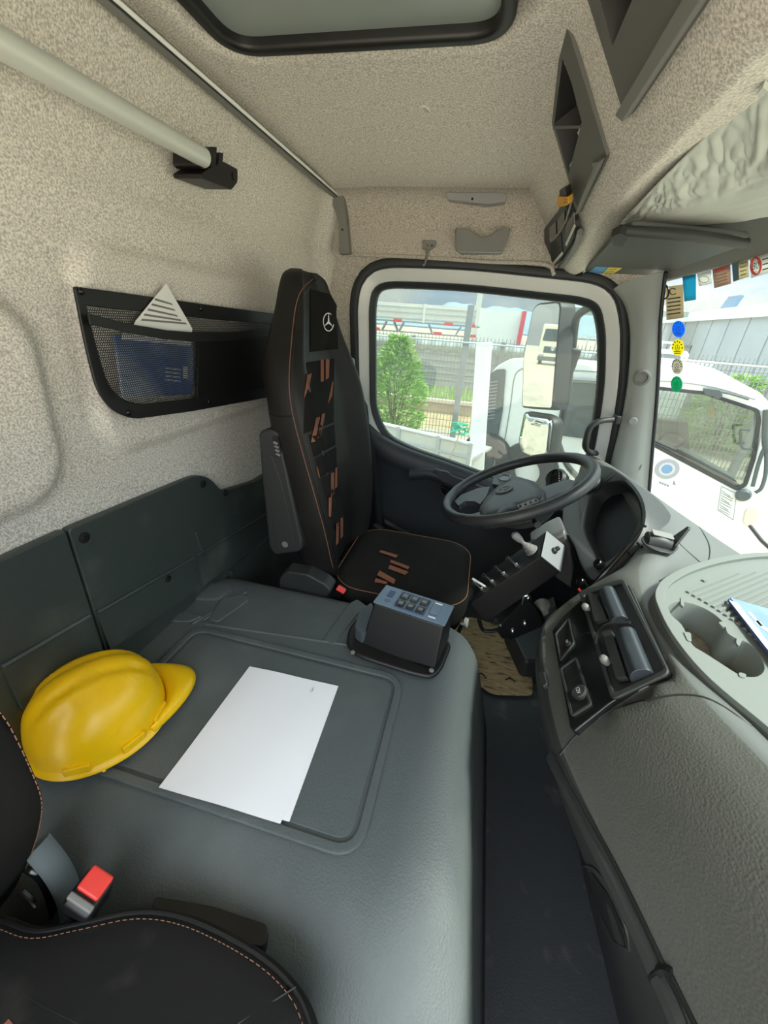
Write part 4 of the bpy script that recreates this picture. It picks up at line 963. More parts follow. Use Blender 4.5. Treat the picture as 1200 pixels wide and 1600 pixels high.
# ================================================================ PAPERS
pz = TZ+.0048
def sheet(pix, z, name, label, curl=0):
    a, b, c, d = [P(x, y, z=z) for x, y in pix]; rows = []
    for i in range(13):
        row = []
        for j in range(17):
            u, v = i/12, j/16; p = a.lerp(b, u).lerp(d.lerp(c, u), v)
            row.append(p+V((0, 0, curl*(.5+.5*math.sin(7*u+4*v))*(u*(1-u))*4+curl*sstep(.75, 1, v)*.6)))
        rows.append(row)
    return MB().grid(rows).build(name, M['paper'], smooth=180, label=label, cat='paper', group=None)
sheet([(386, 1049), (527, 1077), (452, 1284), (252, 1232)], pz, 'paper_sheet', 'lower white paper sheet peeping out beneath the stapled top sheet')
ps = sheet([(390, 1041), (529, 1072), (438, 1288), (248, 1231)], pz+.0016, 'paper_sheet', 'blank white paper sheet with a staple lying on the tunnel lid', .002)
MB().tube([P(487, 1081, z=pz+.006), P(490, 1074, z=pz+.006)], .0009, 5).build('staple', M['steel'], ps)
# ================================================================ PASSENGER SEAT
pseat = thing('passenger_seat', (-.3, -.03, 0), 'black cloth passenger seat with copper stitched edge nearest the viewer', 'seat')
PZ = .43
outl_ = [P(a, b, z=PZ) for a, b in ((-90, 1432), (0, 1430), (60, 1447), (130, 1435), (220, 1418), (300, 1430), (400, 1480), (462, 1535), (492, 1600), (500, 1680), (480, 1800))]
tail = [V((-.03, -.12, PZ)), V((-.10, -.22, PZ)), V((-.30, -.25, PZ)), V((-.5, -.22, PZ)), V((-.56, -.05, PZ))]
pol = smooth_path(outl_+tail, 4, True)
loops = [[p+V((0, 0, h)) for p in offs(pol, i, (0, 0, 1))] for h, i in ((-.16, -.01), (-.10, .004), (-.03, .006), (-.006, .002), (.002, -.012), (.004, -.03))]
l = loops[-1]; c = sum(l, V((0, 0, 0)))/len(l)
for k in (.7, .35, .05): loops.append([c+(p-c)*k+V((0, 0, -.002)) for p in l])
M['cloth_p'] = mat('worn_black_cloth', (.011, .0105, .010), .9, .12, bump=.4, bscale=900, bdist=.0006, dirt=((.035, .033, .029), 13, .52, .74), sheen=.05)
pc = MB().loft(loops).build('cushion', M['cloth_p'], pseat, smooth=180)
for d, m, r in ((-.012, M['stitch'], .0009), (-.005, M['black'], .0022)):
    q = offs(pol, d, (0, 0, 1))
    if m is M['stitch']:
        n = len(q)
        g = MB()
        for i in range(0, n):
            a, b = q[i]+V((0, 0, .0035)), q[(i+1) % n]+V((0, 0, .0035)); L2 = (b-a).length; k = max(1, int(L2/.006))
            for j in range(k): g.tube([a.lerp(b, (j+.1)/k), a.lerp(b, (j+.7)/k)], .0005, 4)
        g.build('stitching', m, pc, kind='stuff')
    else: MB().tube([p+V((0, 0, .001)) for p in q], r, 6, closed=True).build('piping', m, pc)
MB().tube([P(372, 1600, z=PZ+.002), P(462, 1542, z=PZ+.003)], .0012, 5).build('seam', M['black'], pc)
MB().tube([P(0, 1535, z=PZ+.001), P(70, 1575, z=PZ+.001), P(120, 1600, z=PZ+.001)], .0012, 5).build('seam', M['black'], pc)
MB().prism([P(a, b, z=PZ+.0022) for a, b in ((6, 1600), (14, 1592), (22, 1602), (12, 1612))], (0, 0, .0006)).build('brown_stripe', M['brown'], pc, smooth=0)
# backrest side edge at the frame's edge
BY = .17
bp = [P(a, b, y=BY) for a, b in ((-160, 1000), (-40, 1085), (0, 1118), (25, 1160), (48, 1210), (61, 1245), (62, 1275), (52, 1320), (30, 1375), (0, 1420), (-60, 1450))]
bq = [V((max(p.x, -.60), p.y, p.z)) for p in smooth_path(bp, 4)]
sx_ = V((-.16, 0, -.02))
lo1 = bq+[bq[-1]+sx_*.6, bq[len(bq)//2]+V((-.15, 0, 0)), bq[0]+sx_*.6]
lo1 = [V((max(p.x, -.62), p.y, p.z)) for p in lo1]
mb = MB(); mb.loft([[p+V((0, -.42, 0)) for p in lo1], [p+V((0, -.02, 0)) for p in lo1], [p+V((0, -.004, 0)) for p in lo1], [c_ for c_ in [ (sum(lo1, V((0, 0, 0)))/len(lo1)).lerp(p, .95)+V((0, .004, 0)) for p in lo1]]])
pbk = mb.build('backrest', M['cloth'], pseat, smooth=60)
g = MB()
for i in range(len(bq)-1):
    a, b = bq[i], bq[i+1]; k = max(1, int((b-a).length/.007))
    for j in range(k): g.tube([a.lerp(b, (j+.1)/k)+V((.001, .001, 0)), a.lerp(b, (j+.75)/k)+V((.001, .001, 0))], .0006, 4)
g.build('stitching', M['stitch'], pbk, kind='stuff')
# buckle, stalk and steel hinge between seat and tunnel
bc = P(146, 1384, y=.168); nb = (CAM_P-bc+V((-.1, .15, 0))).normalized()
ab = (P(155, 1412, d=1)-P(122, 1388, d=1)); ab = (ab-nb*ab.dot(nb)).normalized(); bb_ = nb.cross(ab)
RB = Matrix((ab, bb_, nb)).transposed()
bo = MB().box(bc-nb*.028-bb_*.006, (.040, .040, .05), rot=RB).build('buckle', M['black'], pseat, bevel=.006, seg=3)
MB().box(bc+bb_*.003, (.032, .026, .010), rot=RB).build('release_button', M['red'], bo, bevel=.003)
MB().box(bc-bb_*.0175-nb*.002, (.036, .008, .012), rot=RB).build('buckle_lip', M['grey'], bo, bevel=.002)
MB().tube(smooth_path([P(58, 1320, y=.185), P(90, 1360, y=.182), P(108, 1400, y=.178), P(112, 1440, y=.170)], 5), .016, 8, flat=.4).build('buckle_stalk', mat('stalk_grey', (.12, .14, .145), .5), pseat)
MB().tube(smooth_path([P(30, 1345, y=.175), P(62, 1362, y=.176), P(80, 1395, y=.172), P(88, 1435, y=.165)], 5), .009, 8, flat=.5).build('hinge_arm', M['gloss'], pseat)
MB().tube(smooth_path([P(36, 1392, y=.168), P(56, 1412, y=.166), P(70, 1442, y=.162)], 5), .004, 6).build('hinge_edge', M['steel'], pseat)
MB().box((-.3, -.05, .14), (.42, .34, .26)).build('seat_box', M['black'], pseat, bevel=.02)
MB().prism(rpoly([P(415, 1480, z=.36), P(420, 1445, z=.36), P(330, 1415, z=.36), P(240, 1400, z=.36), P(240, 1450, z=.36)], .01), (0, 0, -.06)).build('shadow_band', M['black'], pseat, bevel=.01)  # black slab standing in for the shadow band beneath the seat
# ================================================================ OVERHEAD THINGS
# ---- curtain rail along the top of the rear wall, end cover, tube
rail = thing('curtain_rail', V((-.62, 1.69, 1.54)), 'slim silver rail running along the top edge of the rear wall', 'rail')
ra, rb = P(180, 2, x=-.605), P(525, 303, x=-.605); rdv = (rb-ra); ra = ra-rdv*.45
MB().hexa([ra+V((-.010, 0, -.012)), ra+V((.006, 0, -.012)), rb+V((.006, 0, -.012)), rb+V((-.010, 0, -.012)), ra+V((-.010, 0, .006)), ra+V((.006, 0, .006)), rb+V((.006, 0, .006)), rb+V((-.010, 0, .006))]).build('rail_body', M['grey'], rail, bevel=.002)
MB().tube([ra+V((.010, 0, -.004)), rb+V((.010, 0, -.004))], .0036, 8).build('rail_lip', mat('bright_lip', (.95, .95, .92), .35), rail)
MB().tube([ra+V((.008, 0, -.008)), rb+V((.008, 0, -.008))], .002, 8).build('rail_groove', M['dark'], rail)
cov = [P(a, b, y=1.655) for a, b in ((514, 306), (537, 305), (541, 340), (546, 396), (530, 397), (529, 350), (526, 335))]
co = MB().prism(rpoly(cov, .004), (0, .03, 0)).build('rail_end_cover', M['grey'], label='grey end cover hanging below the rail end above the seat', cat='cover', bevel=.003)
MB().lathe([(0, 0), (.004, 0), (.004, .001), (0, .001)], P(535, 359, y=1.6545), (0, -1, 0), 10).build('screw_hole', M['black'], co)
BX = -.60
ba, bb = P(-60, 33, x=BX), P(318, 246, x=BX); bd = (bb-ba).normalized()
bar = thing('support_tube', (BX, .6, bb.z-.02), 'satin aluminium tube held by a black bracket on the rear wall', 'tube')
MB().tube([ba-bd*.5, bb], .0165, 20).build('tube_body', M['alu'], bar)
bk = lambda a, b: P(a, b, x=BX)
MB().prism(rpoly([bk(312, 234), bk(322, 229), bk(333, 234), bk(331, 258), bk(318, 265), bk(311, 258)], .005), (-.06, 0, 0)).build('tube_clamp', M['black'], bar, bevel=.004)
MB().prism(rpoly([bk(333, 229), bk(339, 230), bk(337, 262), bk(329, 260)], .002), (-.05, 0, 0)).build('clamp_jaw', M['black'], bar, bevel=.002)
MB().prism(rpoly([bk(343, 238), bk(349, 239), bk(347, 266), bk(340, 262)], .002), (-.05, 0, 0)).build('clamp_jaw', M['black'], bar, bevel=.002)
o = MB().prism(rpoly([bk(314, 272), bk(328, 262), bk(350, 252), bk(372, 264), bk(372, 285), bk(363, 297), bk(340, 288), bk(316, 279)], .006), (-.065, 0, 0)).build('wall_bracket', M['black'], bar, bevel=.004)
MB().lathe([(0, 0), (.006, 0), (.006, .002), (0, .002)], bk(364, 275)+V((.0005, 0, 0)), (1, 0, 0), 12, sx=.7, sy=1.2).build('bracket_hole', M['gloss'], o)
# ---- roof hatch
hz = 1.556
hx = [V((HX0, HY0, hz)), V((HX1, HY0, hz)), V((HX1, HY1, hz)), V((HX0, HY1, hz))]
hl_ = rpoly(hx, .075, 8)
hat_ = thing('roof_hatch', (-.29, .66, 1.55), 'closed grey roof hatch with a thick black rubber seal', 'roof hatch')
MB().ring(hl_, offs(hl_, -.024, (0, 0, 1)), (0, 0, .03)).build('hatch_seal', M['black'], hat_, bevel=.008, seg=3)
M['hatch'] = mat('hatch_plastic', (.30, .34, .32), .4, .5, mix=(.26, .30, .285), mscale=3)
MB().prism([p+V((0, 0, .018)) for p in offs(hl_, -.020, (0, 0, 1))], (0, 0, .012)).build('hatch_panel', M['hatch'], hat_, smooth=0)
# ---- dimple in the ceiling, interior lamp, cup holder pocket, coat hook
CT = bvh_of(ceiling)
c, n_ = hit(663, 173, CT); MB().lathe([(0, .002), (.010, .002), (.015, .003), (.017, .0), (.017, -.002)], c, n_, 20, sx=1.3, sy=.8).build('ceiling_button', M['fabric'], label='small fabric covered button on the ceiling', cat='button')
la = [P(a, b, y=1.64) for a, b in ((696, 300), (786, 301), (792, 306), (790, 315), (764, 319), (700, 312))]
lo_ = MB().prism(rpoly(la, .004), (0, .045, 0)).build('ceiling_lamp', mat('lamp_lens', (.33, .33, .33), .35, .5), label='flat grey interior lamp at the ceiling edge above the door', cat='lamp', bevel=.004)
MB().lathe([(0, 0), (.004, 0), (.004, .002), (0, .002)], P(738, 311, y=1.639), (0, -1, 0), 10).build('lamp_switch', M['black'], lo_)
YH = 1.690
hk = thing('header_pocket', P(754, 398, y=YH), 'grey cup-shaped plastic pocket on the panel above the door window', 'pocket')
W_ = lambda a, b, y=YH: P(a, b, y=y)
pf = [W_(714, 363), W_(728, 361), W_(737, 366), W_(748, 374), W_(757, 376), W_(768, 372), W_(778, 363), W_(792, 361), W_(796, 361), W_(792, 380), W_(782, 396), W_(720, 396), W_(714, 390)]
MB().prism([p+V((0, -.045, 0)) for p in rpoly(pf, .005)], (0, .003, 0)).build('pocket_front', M['grey'], hk, bevel=.001)
MB().grid([[p+V((0, -.045, 0)) for p in (W_(796, 362), W_(792, 380), W_(783, 397), W_(720, 397), W_(713, 390), W_(713, 363))], [p for p in (W_(796, 362), W_(792, 380), W_(783, 397), W_(720, 397), W_(713, 390), W_(713, 363))]]).build('pocket_body', M['pillar'], hk, smooth=40, solid=.003)
ck = thing('coat_hook', P(668, 414, y=YH), 'small grey coat hook left of the header pocket above the window', 'hook')
MB().prism(rpoly([W_(660, 376), W_(682, 376), W_(681, 386), W_(672, 392), W_(661, 390)], .004), (0, -.008, 0)).build('hook_plate', M['grey'], ck, bevel=.002)
MB().tube(smooth_path([W_(668, 385, YH-.010), W_(667, 400, YH-.018), W_(664, 412, YH-.030), W_(662, 414, YH-.045)], 4), [.006, .006, .0055, .0055, .005, .005, .005, .0045, .0045, .0045, .004, .004, .004], 8).build('hook_arm', M['grey'], ck)
for a in (668, 675): MB().lathe([(0, 0), (.0035, 0), (.0035, .001), (0, .001)], W_(a, 384, YH-.0085), (0, -1, 0), 8).build('hook_screw', M['black'], ck)
# ---- header bins: real boxes let into the slanted header face
FPL_A, FPL_N = V((.062, 1.0, 1.55)), V((-.80, 0, -.60)).normalized()
def HF(a, b, h=0): return P(a, b, pl=(FPL_A+FPL_N*h, FPL_N))
def cut_header(poly):
    """open the header moulding behind a bin's mouth"""
    ay = V((0, 1, 0)); az = FPL_N.cross(ay); q = [(p.dot(ay), p.dot(az)) for p in poly]; n = len(q)
    bm = bmesh.new(); bm.from_mesh(header.data); w = woff(header); kill = []
    for f in bm.faces:
        c = f.calc_center_median()+w
        if abs((c-FPL_A).dot(FPL_N)) > .03: continue
        y, z = c.dot(ay), c.dot(az); r = False
        for i in range(n):
            a, b = q[i], q[(i+1) % n]
            if (a[1] > z) != (b[1] > z) and y < (b[0]-a[0])*(z-a[1])/(b[1]-a[1])+a[0]: r = not r
        if r: kill.append(f)
    bmesh.ops.delete(bm, geom=kill, context='FACES'); bm.to_mesh(header.data); bm.free()
def header_bin(outer, opening, plate, lip, label, extra=None, inner=None):
    c = sum([HF(*p) for p in outer], V((0, 0, 0)))/len(outer)
    t = thing('header_bin', c, label, 'bin')
    oc_ = sum([HF(*p) for p in opening], V((0, 0, 0)))/len(opening); cut_header([oc_+(HF(*p)-oc_)*1.06 for p in opening])
    o3 = [HF(a, b, .006) for a, b in outer]; i3 = [HF(a, b, .006) for a, b in opening]
    tri = tessellate_polygon([o3, i3]); mb = MB(); mb.add(o3+i3, [tuple(q) for q in tri]); b0 = len(o3)
    mb.grid([o3, [p-FPL_N*.07 for p in o3]], cv=True); mb.build('bin_frame', M['bin'], t, smooth=0)
    ci = sum(i3, V((0, 0, 0)))/len(i3); back = [ci.lerp(p, .92)-FPL_N*.085 for p in i3]
    mb = MB(); mb.grid([i3, back], cv=True); mb.f.append(tuple(len(mb.v)-len(back)+i for i in range(len(back)))); mb.build('bin_cavity', M['bin_dark'], t, smooth=0)
    if plate: MB().prism([HF(a, b, .0455) for a, b in plate], FPL_N*.003).build('bin_plate', M['bin'], t, smooth=0)
    q = [HF(a, b, .008) for a, b in lip]; MB().prism(q, FPL_N*.012).build('bin_lip', M['grey'], t, bevel=.002)
    for nm, p_, m in (extra or []): MB().prism([HF(a, b, .006) for a, b in p_], FPL_N*.001).build(nm, m, t, smooth=0)
    return t
header_bin([(884, 40), (892, 60), (948, 243), (946, 250), (905, 333), (888, 282), (862, 193), (877, 57)], [(879, 92), (893, 130), (909, 192), (888, 272), (866, 193)], None, [(946, 246), (944, 251), (906, 331), (909, 322), (937, 254), (934, 247)], 'narrow grey bin in the header with its near end reaching towards the viewer', [('bin_divider', [(864, 196), (909, 196), (908, 200), (865, 201)], M['bin'])])
header_bin([(905, -60), (918, 0), (972, 172), (985, 180), (1105, 0), (1150, -70)], [(931, -30), (938, 0), (957, 72), (990, -6), (1003, -30)], None, [(973, 170), (985, 181), (1106, 0), (1152, -72), (1120, -72), (1075, 0)], 'large grey bin in the header cut off by the top edge of the picture')
# ---- switch console at the driver's end of the header
sc0 = [(858, 352), (882, 322), (890, 305), (898, 328), (906, 342), (907, 362), (900, 375), (880, 405), (861, 424), (857, 400)]
scn = thing('header_switch_console', HF(880, 400), 'grey switch console with black switches at the driver end of the header', 'switch console')
FH = .004
MB().prism(rpoly([HF(a, b, FH) for a, b in sc0], .006), FPL_N*.016).build('console_frame', M['dark'], scn, bevel=.003)
for p_, nm, m in (([(860, 355), (870, 345), (871, 372), (860, 376)], 'switch', M['gloss']), ([(873, 342), (884, 328), (884, 352), (873, 368)], 'switch', M['gloss']), ([(861, 380), (878, 363), (880, 392), (863, 412)], 'switch', M['screen']), ([(886, 352), (898, 330), (899, 350), (885, 378)], 'switch', M['gloss'])):
    MB().prism(rpoly([HF(a, b, FH+.016) for a, b in p_], .003), FPL_N*.003).build(nm, m, scn, bevel=.001)
for p_ in ([(884, 381), (898, 350), (900, 353), (886, 384)], [(864, 410), (879, 393), (880, 397), (866, 413)]):
    MB().prism([HF(a, b, FH+.019) for a, b in p_], FPL_N*.002).build('switch_edge', M['alu'], scn, smooth=0)
MB().tube([HF(861, 378, FH+.016), HF(872, 366, FH+.018), HF(884, 346, FH+.018), HF(894, 312, FH+.016)], .0025, 6).build('console_rib', M['grey'], scn)
MB().tube(smooth_path([HF(862, 428, FH+.004), HF(884, 408, FH+.006), HF(900, 382, FH+.006), HF(906, 362, FH+.006)], 4), .007, 8).build('console_border', M['grey'], scn)
M['amber'] = mat('amber_plastic', (.75, .36, .02), .5, .4)
yt = MB().prism(rpoly([HF(a, b, FH+.030) for a, b in ((871, 307), (887, 309), (886, 321), (873, 324), (870, 319))], .003), FPL_N*-.012).build('yellow_plug', M['amber'], bevel=.002, label='small amber yellow plug hanging beside the header switches', cat='plug')
for k in range(3): MB().tube([HF(881, 309+4*k, FH+.031), HF(888, 308+4*k, FH+.031)], .0016, 5).build('plug_rib', M['amber'], yt)
MB().prism(rpoly([HF(a, b, FH+.028) for a, b in ((874, 297), (883, 293), (886, 308), (874, 308))], .003), FPL_N*-.012).build('plug_neck', M['black'], yt, bevel=.002)
# ---- sun visor
VZ = 1.338
vis = thing('sun_visor', P(960, 420, z=VZ-.01), 'dark grey folded sun visor with a blue and yellow sticker', 'sun visor')
S_ = lambda a, b, z=VZ: P(a, b, z=z)
vp = [S_(903, 431), S_(934, 402), S_(966, 366), S_(985, 356), S_(1168, 374), S_(1160, 385), S_(1095, 408), S_(1050, 424), S_(1012, 438), S_(960, 436)]
MB().prism(rpoly(vp, .012), (0, 0, .014)).build('visor_board', mat('visor_vinyl', (.075, .08, .075), .5, .4, bump=.2, bscale=300), vis, bevel=.004)
MB().tube([S_(966, 360, VZ-.004), S_(1080, 368, VZ-.006), S_(1165, 380, VZ-.004)], .010, 10).build('visor_rod', M['dark'], vis)
MB().prism(rpoly([S_(957, 358), S_(972, 351), S_(986, 358), S_(975, 374), S_(962, 372)], .004), (0, 0, -.014)).build('visor_clip', M['black'], vis, bevel=.003)
MB().prism(rpoly([S_(889, 433), S_(900, 424), S_(912, 422), S_(910, 432), S_(896, 437)], .004), (0, 0, -.014)).build('visor_clip', M['black'], vis, bevel=.003)
M['sky_blue'] = mat('sticker_blue', (.12, .38, .72), .5); M['sun_yellow'] = mat('sticker_yellow', (.80, .66, .12), .5)
MB().prism([S_(917, 428, VZ-.0006), S_(931, 417, VZ-.0006), S_(950, 418, VZ-.0006), S_(939, 429, VZ-.0006)], (0, 0, .0005)).build('sticker', M['sky_blue'], vis, smooth=0, label='blue half of the visor sticker')
st = MB().prism([S_(940, 429, VZ-.0006), S_(951, 418, VZ-.0006), S_(972, 419, VZ-.0006), S_(955, 430, VZ-.0006)], (0, 0, .0005)).build('sticker', M['sun_yellow'], vis, smooth=0, label='yellow half of the visor sticker')
for k in range(3):
    a, b = S_(946+3*k, 427-3*k, VZ-.001), S_(957+3*k, 427.5-3*k, VZ-.001); MB().tube([a, b], .0007, 4).build('sticker_line', M['panel'], st)
# ---- gathered curtain above the windscreen
M['curtain'] = mat('pale_grey_curtain', (.52, .55, .50), .8, .25, bump=.2, bscale=60, sheen=.2)
top_c = [P(968, 350, z=1.366), P(1010, 305, z=1.378), P(1052, 262, z=1.385), P(1120, 196, z=1.40), P(1200, 128, z=1.405), P(1330, 20, z=1.405)]
bot_c = [P(985, 355, z=1.364), P(1030, 354, z=1.367), P(1080, 352, z=1.369), P(1150, 347, z=1.371), P(1200, 338, z=1.373), P(1330, 320, z=1.375)]
tc_, bc_ = smooth_path(top_c, 44), smooth_path(bot_c, 44); rows = []
from mathutils import noise as NZ
nq = len(tc_)
for i, (a, b) in enumerate(zip(tc_, bc_)):
    s = i/nq; L = s*1.2; row = []
    for j in range(71):
        v = j/70; p = a.lerp(b, v); sag = math.sin(PI*v)*(.004+.010*s)
        ed = math.sin(PI*min(1, v*1.1+.03))**.4
        cr_ = sstep(.62, .30, v)*sstep(-.05, .08, v)
        f1 = NZ.noise(V((L*9, v*5+L*7, 1.3)))+.5*NZ.noise(V((L*22, v*11-L*9, 4.1)))   # crumpled part
        f1 = (1-abs(f1)*2)*.5
        f2 = NZ.noise(V((L*2.2, v*17+L*1.5, 7.7)))+.5*NZ.noise(V((L*4, v*38+L*3, 2.2)))  # stretched part
        dz = (.0100*f1*cr_+.0030*f2*(1-.6*cr_))*ed
        row.append(p+V((.5*dz, 0, -sag+dz)))
    rows.append(row)
cur = MB().grid(rows).build('curtain', M['curtain'], smooth=180, solid=.0015, label='crumpled pale grey curtain gathered above the windscreen', cat='curtain')
MB().prism(rpoly([P(1186, 136, z=1.396), P(1196, 125, z=1.396), P(1204, 130, z=1.396), P(1192, 141, z=1.396)], .002), (0, 0, -.006)).build('curtain_toggle', M['curtain'], cur, bevel=.001)
# ================================================================ REAR WALL NET POCKET
NX = -.668
N_ = lambda a, b, x=NX: P(a, b, x=x)
net = thing('net_pocket', N_(260, 650), 'black mesh pocket with wide black borders on the rear wall', 'net pocket')
no_ = [(112, 447), (230, 463), (330, 477), (432, 491), (432, 618), (300, 642), (205, 655), (172, 642), (148, 610), (130, 540)]
outer = rpoly([N_(*p) for p in no_], [.004, .01, .01, .004, .02, .02, .05, .05, .05, .05], 4)
inner = rpoly([N_(*p) for p in ((131, 478), (230, 488), (330, 499), (425, 507), (425, 603), (300, 622), (215, 632), (185, 622), (165, 600), (148, 545))], [.004, .01, .01, .004, .02, .02, .04, .05, .05, .05], 4)
MB().ring(outer, inner, (.006, 0, 0)).build('border', M['black'], net, bevel=.002)
band = [(135, 489), (200, 506), (260, 516), (300, 519), (360, 519), (425, 512), (425, 524), (360, 533), (300, 534), (255, 530), (200, 520), (139, 507)]
MB().prism([N_(a, b, NX+.018) for a, b in band], (.004, 0, 0)).build('elastic_band', M['black'], net, bevel=.001)
for a, b in ((126, 455), (313, 482), (200, 645), (326, 628)):
    MB().lathe([(0, 0), (.006, 0), (.006, .002), (.003, .004), (0, .004)], N_(a, b, NX+.006), (1, 0, 0), 12).build('rivet', M['gloss'], net)
def inside(poly, y, z):
    r = False; n = len(poly)
    for i in range(n):
        a, b = poly[i], poly[(i+1) % n]
        if (a.z > z) != (b.z > z) and y < (b.y-a.y)*(z-a.z)/(b.z-a.z)+a.y: r = not r
    return r
def hexnet(poly, cell, wire, xf, name, m):
    ys = [p.y for p in poly]; zs = [p.z for p in poly]; mb = MB(); vs = []; fs = []
    ro, ri = cell/math.sqrt(3), cell/math.sqrt(3)-wire
    hexv = [(math.cos(PI/6+PI/3*k), math.sin(PI/6+PI/3*k)) for k in range(6)]
    r = 0; z = min(zs)
    while z < max(zs):
        y = min(ys)+(cell/2 if r % 2 else 0)
        while y < max(ys):
            if inside(poly, y, z):
                b = len(vs)
                for rr in (ro, ri):
                    for cx, cz in hexv:
                        yy, zz = y+cx*rr, z+cz*rr; vs.append(V((xf(yy, zz), yy, zz)))
                for k in range(6): fs.append((b+k, b+(k+1) % 6, b+6+(k+1) % 6, b+6+k))
            y += cell
        z += cell*.866; r += 1
    mb.v = vs; mb.f = fs; return mb.build(name, m, net, smooth=0, kind='stuff', fix=False)
up_ = [N_(a, b) for a, b in ((131, 478), (230, 488), (330, 499), (425, 507), (425, 516), (360, 522), (300, 522), (200, 508), (135, 490))]
hexnet(up_, .0046, .0009, lambda y, z: NX+.002, 'mesh', M['black'])
lw_ = [N_(a, b, NX+.016) for a, b in ((139, 507), (200, 520), (255, 530), (300, 534), (360, 533), (425, 524), (425, 603), (300, 622), (215, 632), (185, 622), (165, 600), (148, 545))]
hexnet(lw_, .0046, .0009, lambda y, z: NX+.018, 'mesh', M['black'])
# things in the pocket
lf = MB().prism([N_(a, b, NX+.009) for a, b in ((259, 443), (300, 514), (290, 560), (200, 530), (211, 502))], (.0015, 0, 0)); leaf = lf.build('leaflet', mat('leaflet_paper', (.86, .86, .82), .7, .2), smooth=0, label='white printed leaflet with its pointed corner sticking out of the net pocket', cat='leaflet')
for k, (a, b, c, d) in enumerate(((243, 466, 254, 478), (238, 474, 258, 487), (232, 482, 262, 496), (226, 490, 268, 503), (222, 498, 276, 508))):
    MB().prism([N_(a, b, NX+.0107), N_(c+14, d-4, NX+.0107), N_(c+16, d-1, NX+.0107), N_(a-2, b+3, NX+.0107)], (.0004, 0, 0)).build('print_line', M['grey'], leaf, smooth=0)
M['folder'] = mat('blue_folder_cover', (.11, .18, .40), .45, .4, mix=(.66, .72, .80), mscale=4.5, contrast=(.45, .72))
fo = MB().prism([N_(a, b, NX+.006) for a, b in ((176, 523), (298, 535), (300, 606), (296, 616), (190, 622))], (.005, 0, 0)).build('blue_folder', M['folder'], smooth=0, label='blue printed folder behind the mesh in the middle of the net pocket', cat='folder')
MB().prism([N_(a, b, NX+.0122) for a, b in ((190, 521), (298, 534), (298, 541), (190, 530))], (.001, 0, 0)).build('page_edge', M['paper'], fo, smooth=0)
for k in range(4): MB().prism([N_(a, b, NX+.0122) for a, b in ((258, 574+6*k), (282, 577+6*k), (282, 579+6*k), (258, 576+6*k))], (.0005, 0, 0)).build('print_line', M['emb'], fo, smooth=0)
MB().prism([N_(a, b, NX+.0122) for a, b in ((286, 572), (293, 573), (293, 592), (286, 591))], (.0005, 0, 0)).build('print_block', M['emb'], fo, smooth=0)
MB().prism([N_(a, b, NX+.005) for a, b in ((306, 530), (424, 520), (424, 603), (304, 622))], (.008, 0, 0)).build('black_folder', M['black'], bevel=.002, label='plain black folder filling the seat end of the net pocket', cat='folder')
# ================================================================ WINDSCREEN STICKERS
def sticker(pix, name, label, m, lift=.003, nu=3, nv=4):
    q = patch(pix, WS, nu, nv, lift)
    return q.build(name, m, smooth=180, solid=.0006, label=label, cat='sticker') if q.v else None
M['tan'] = translucent(mat('tan_print', (.55, .48, .34), .7)); M['teal'] = translucent(mat('teal_print', (.05, .46, .62), .6)); M['brownp'] = translucent(mat('brown_print', (.52, .40, .33), .7))
M['white_s'] = translucent(mat('white_sticker', (.78, .78, .74), .6)); M['tan2'] = translucent(mat('straw_print', (.66, .61, .42), .7)); M['greyblue'] = mat('grey_blue_print', (.10, .17, .24), .6); M['ink'] = mat('dark_ink', (.06, .07, .08), .6); M['redp'] = mat('red_print', (.70, .08, .06), .5)
def onws_poly(pix, name, m, par, lift):
    q = [hit(a, b, WS, lift)[0] for a, b in pix]
    q = [p for p in q if p is not None]
    if len(q) > 2: return MB().prism(q, V((-.0004, 0, 0))).build(name, m, par, smooth=0)
s1 = sticker([(1041, 448), (1069, 444), (1070, 496), (1043, 500)], 'tan_sticker', 'tan printed sticker at the pillar end of the windscreen top row', M['tan'])
for k in range(5): onws_poly([(1045, 466+6*k), (1066, 463+6*k), (1066, 465+6*k), (1045, 468+6*k)], 'print_line', M['ink'], s1, .0050)
q = [hit(1054+5*math.cos(t), 455+5*math.sin(t), WS, .0050)[0] for t in [.6+5*i/12 for i in range(13)]]; MB().tube(q, .0014, 5).build('print_symbol', M['ink'], s1)
ring_ = [hit(1043+8*math.cos(t), 455+11*math.sin(t), WS, .012)[0] for t in [2*PI*i/20 for i in range(20)]]
MB().tube([p for p in ring_ if p], .0028, 6, closed=True).build('suction_ring', M['rubber'], label='dark rubber suction ring stuck beside the tan sticker', cat='ring')
sticker([(1068, 432), (1089, 428), (1089, 468), (1071, 471)], 'teal_sticker', 'plain teal blue sticker hanging in the windscreen top row', M['teal'])
s3 = sticker([(1091, 428), (1113, 422), (1114, 443), (1094, 447)], 'white_sticker', 'white sticker with an oval print between the teal and the brown one', M['white_s'])
q = [hit(1103+8*math.cos(t), 436+5*math.sin(t), WS, .0050)[0] for t in [2*PI*i/16 for i in range(16)]]; MB().tube(q, .0007, 4, closed=True).build('print_oval', M['grey'], s3)
s4 = sticker([(1115, 421), (1143, 412), (1144, 443), (1118, 450)], 'brown_sticker', 'brown sticker with a red heading in the windscreen top row', M['brownp'])
onws_poly([(1118, 422), (1140, 415), (1140, 419), (1118, 426)], 'print_heading', M['redp'], s4, .0050)
for k in range(4): onws_poly([(1119, 431+5*k), (1140, 425+5*k), (1140, 426.5+5*k), (1119, 432.5+5*k)], 'print_line', M['tan2'], s4, .0050)
s5 = sticker([(1146, 411), (1171, 403), (1172, 432), (1148, 440)], 'straw_sticker', 'straw and grey-blue sticker beside the round speed limit sticker', M['tan2'])
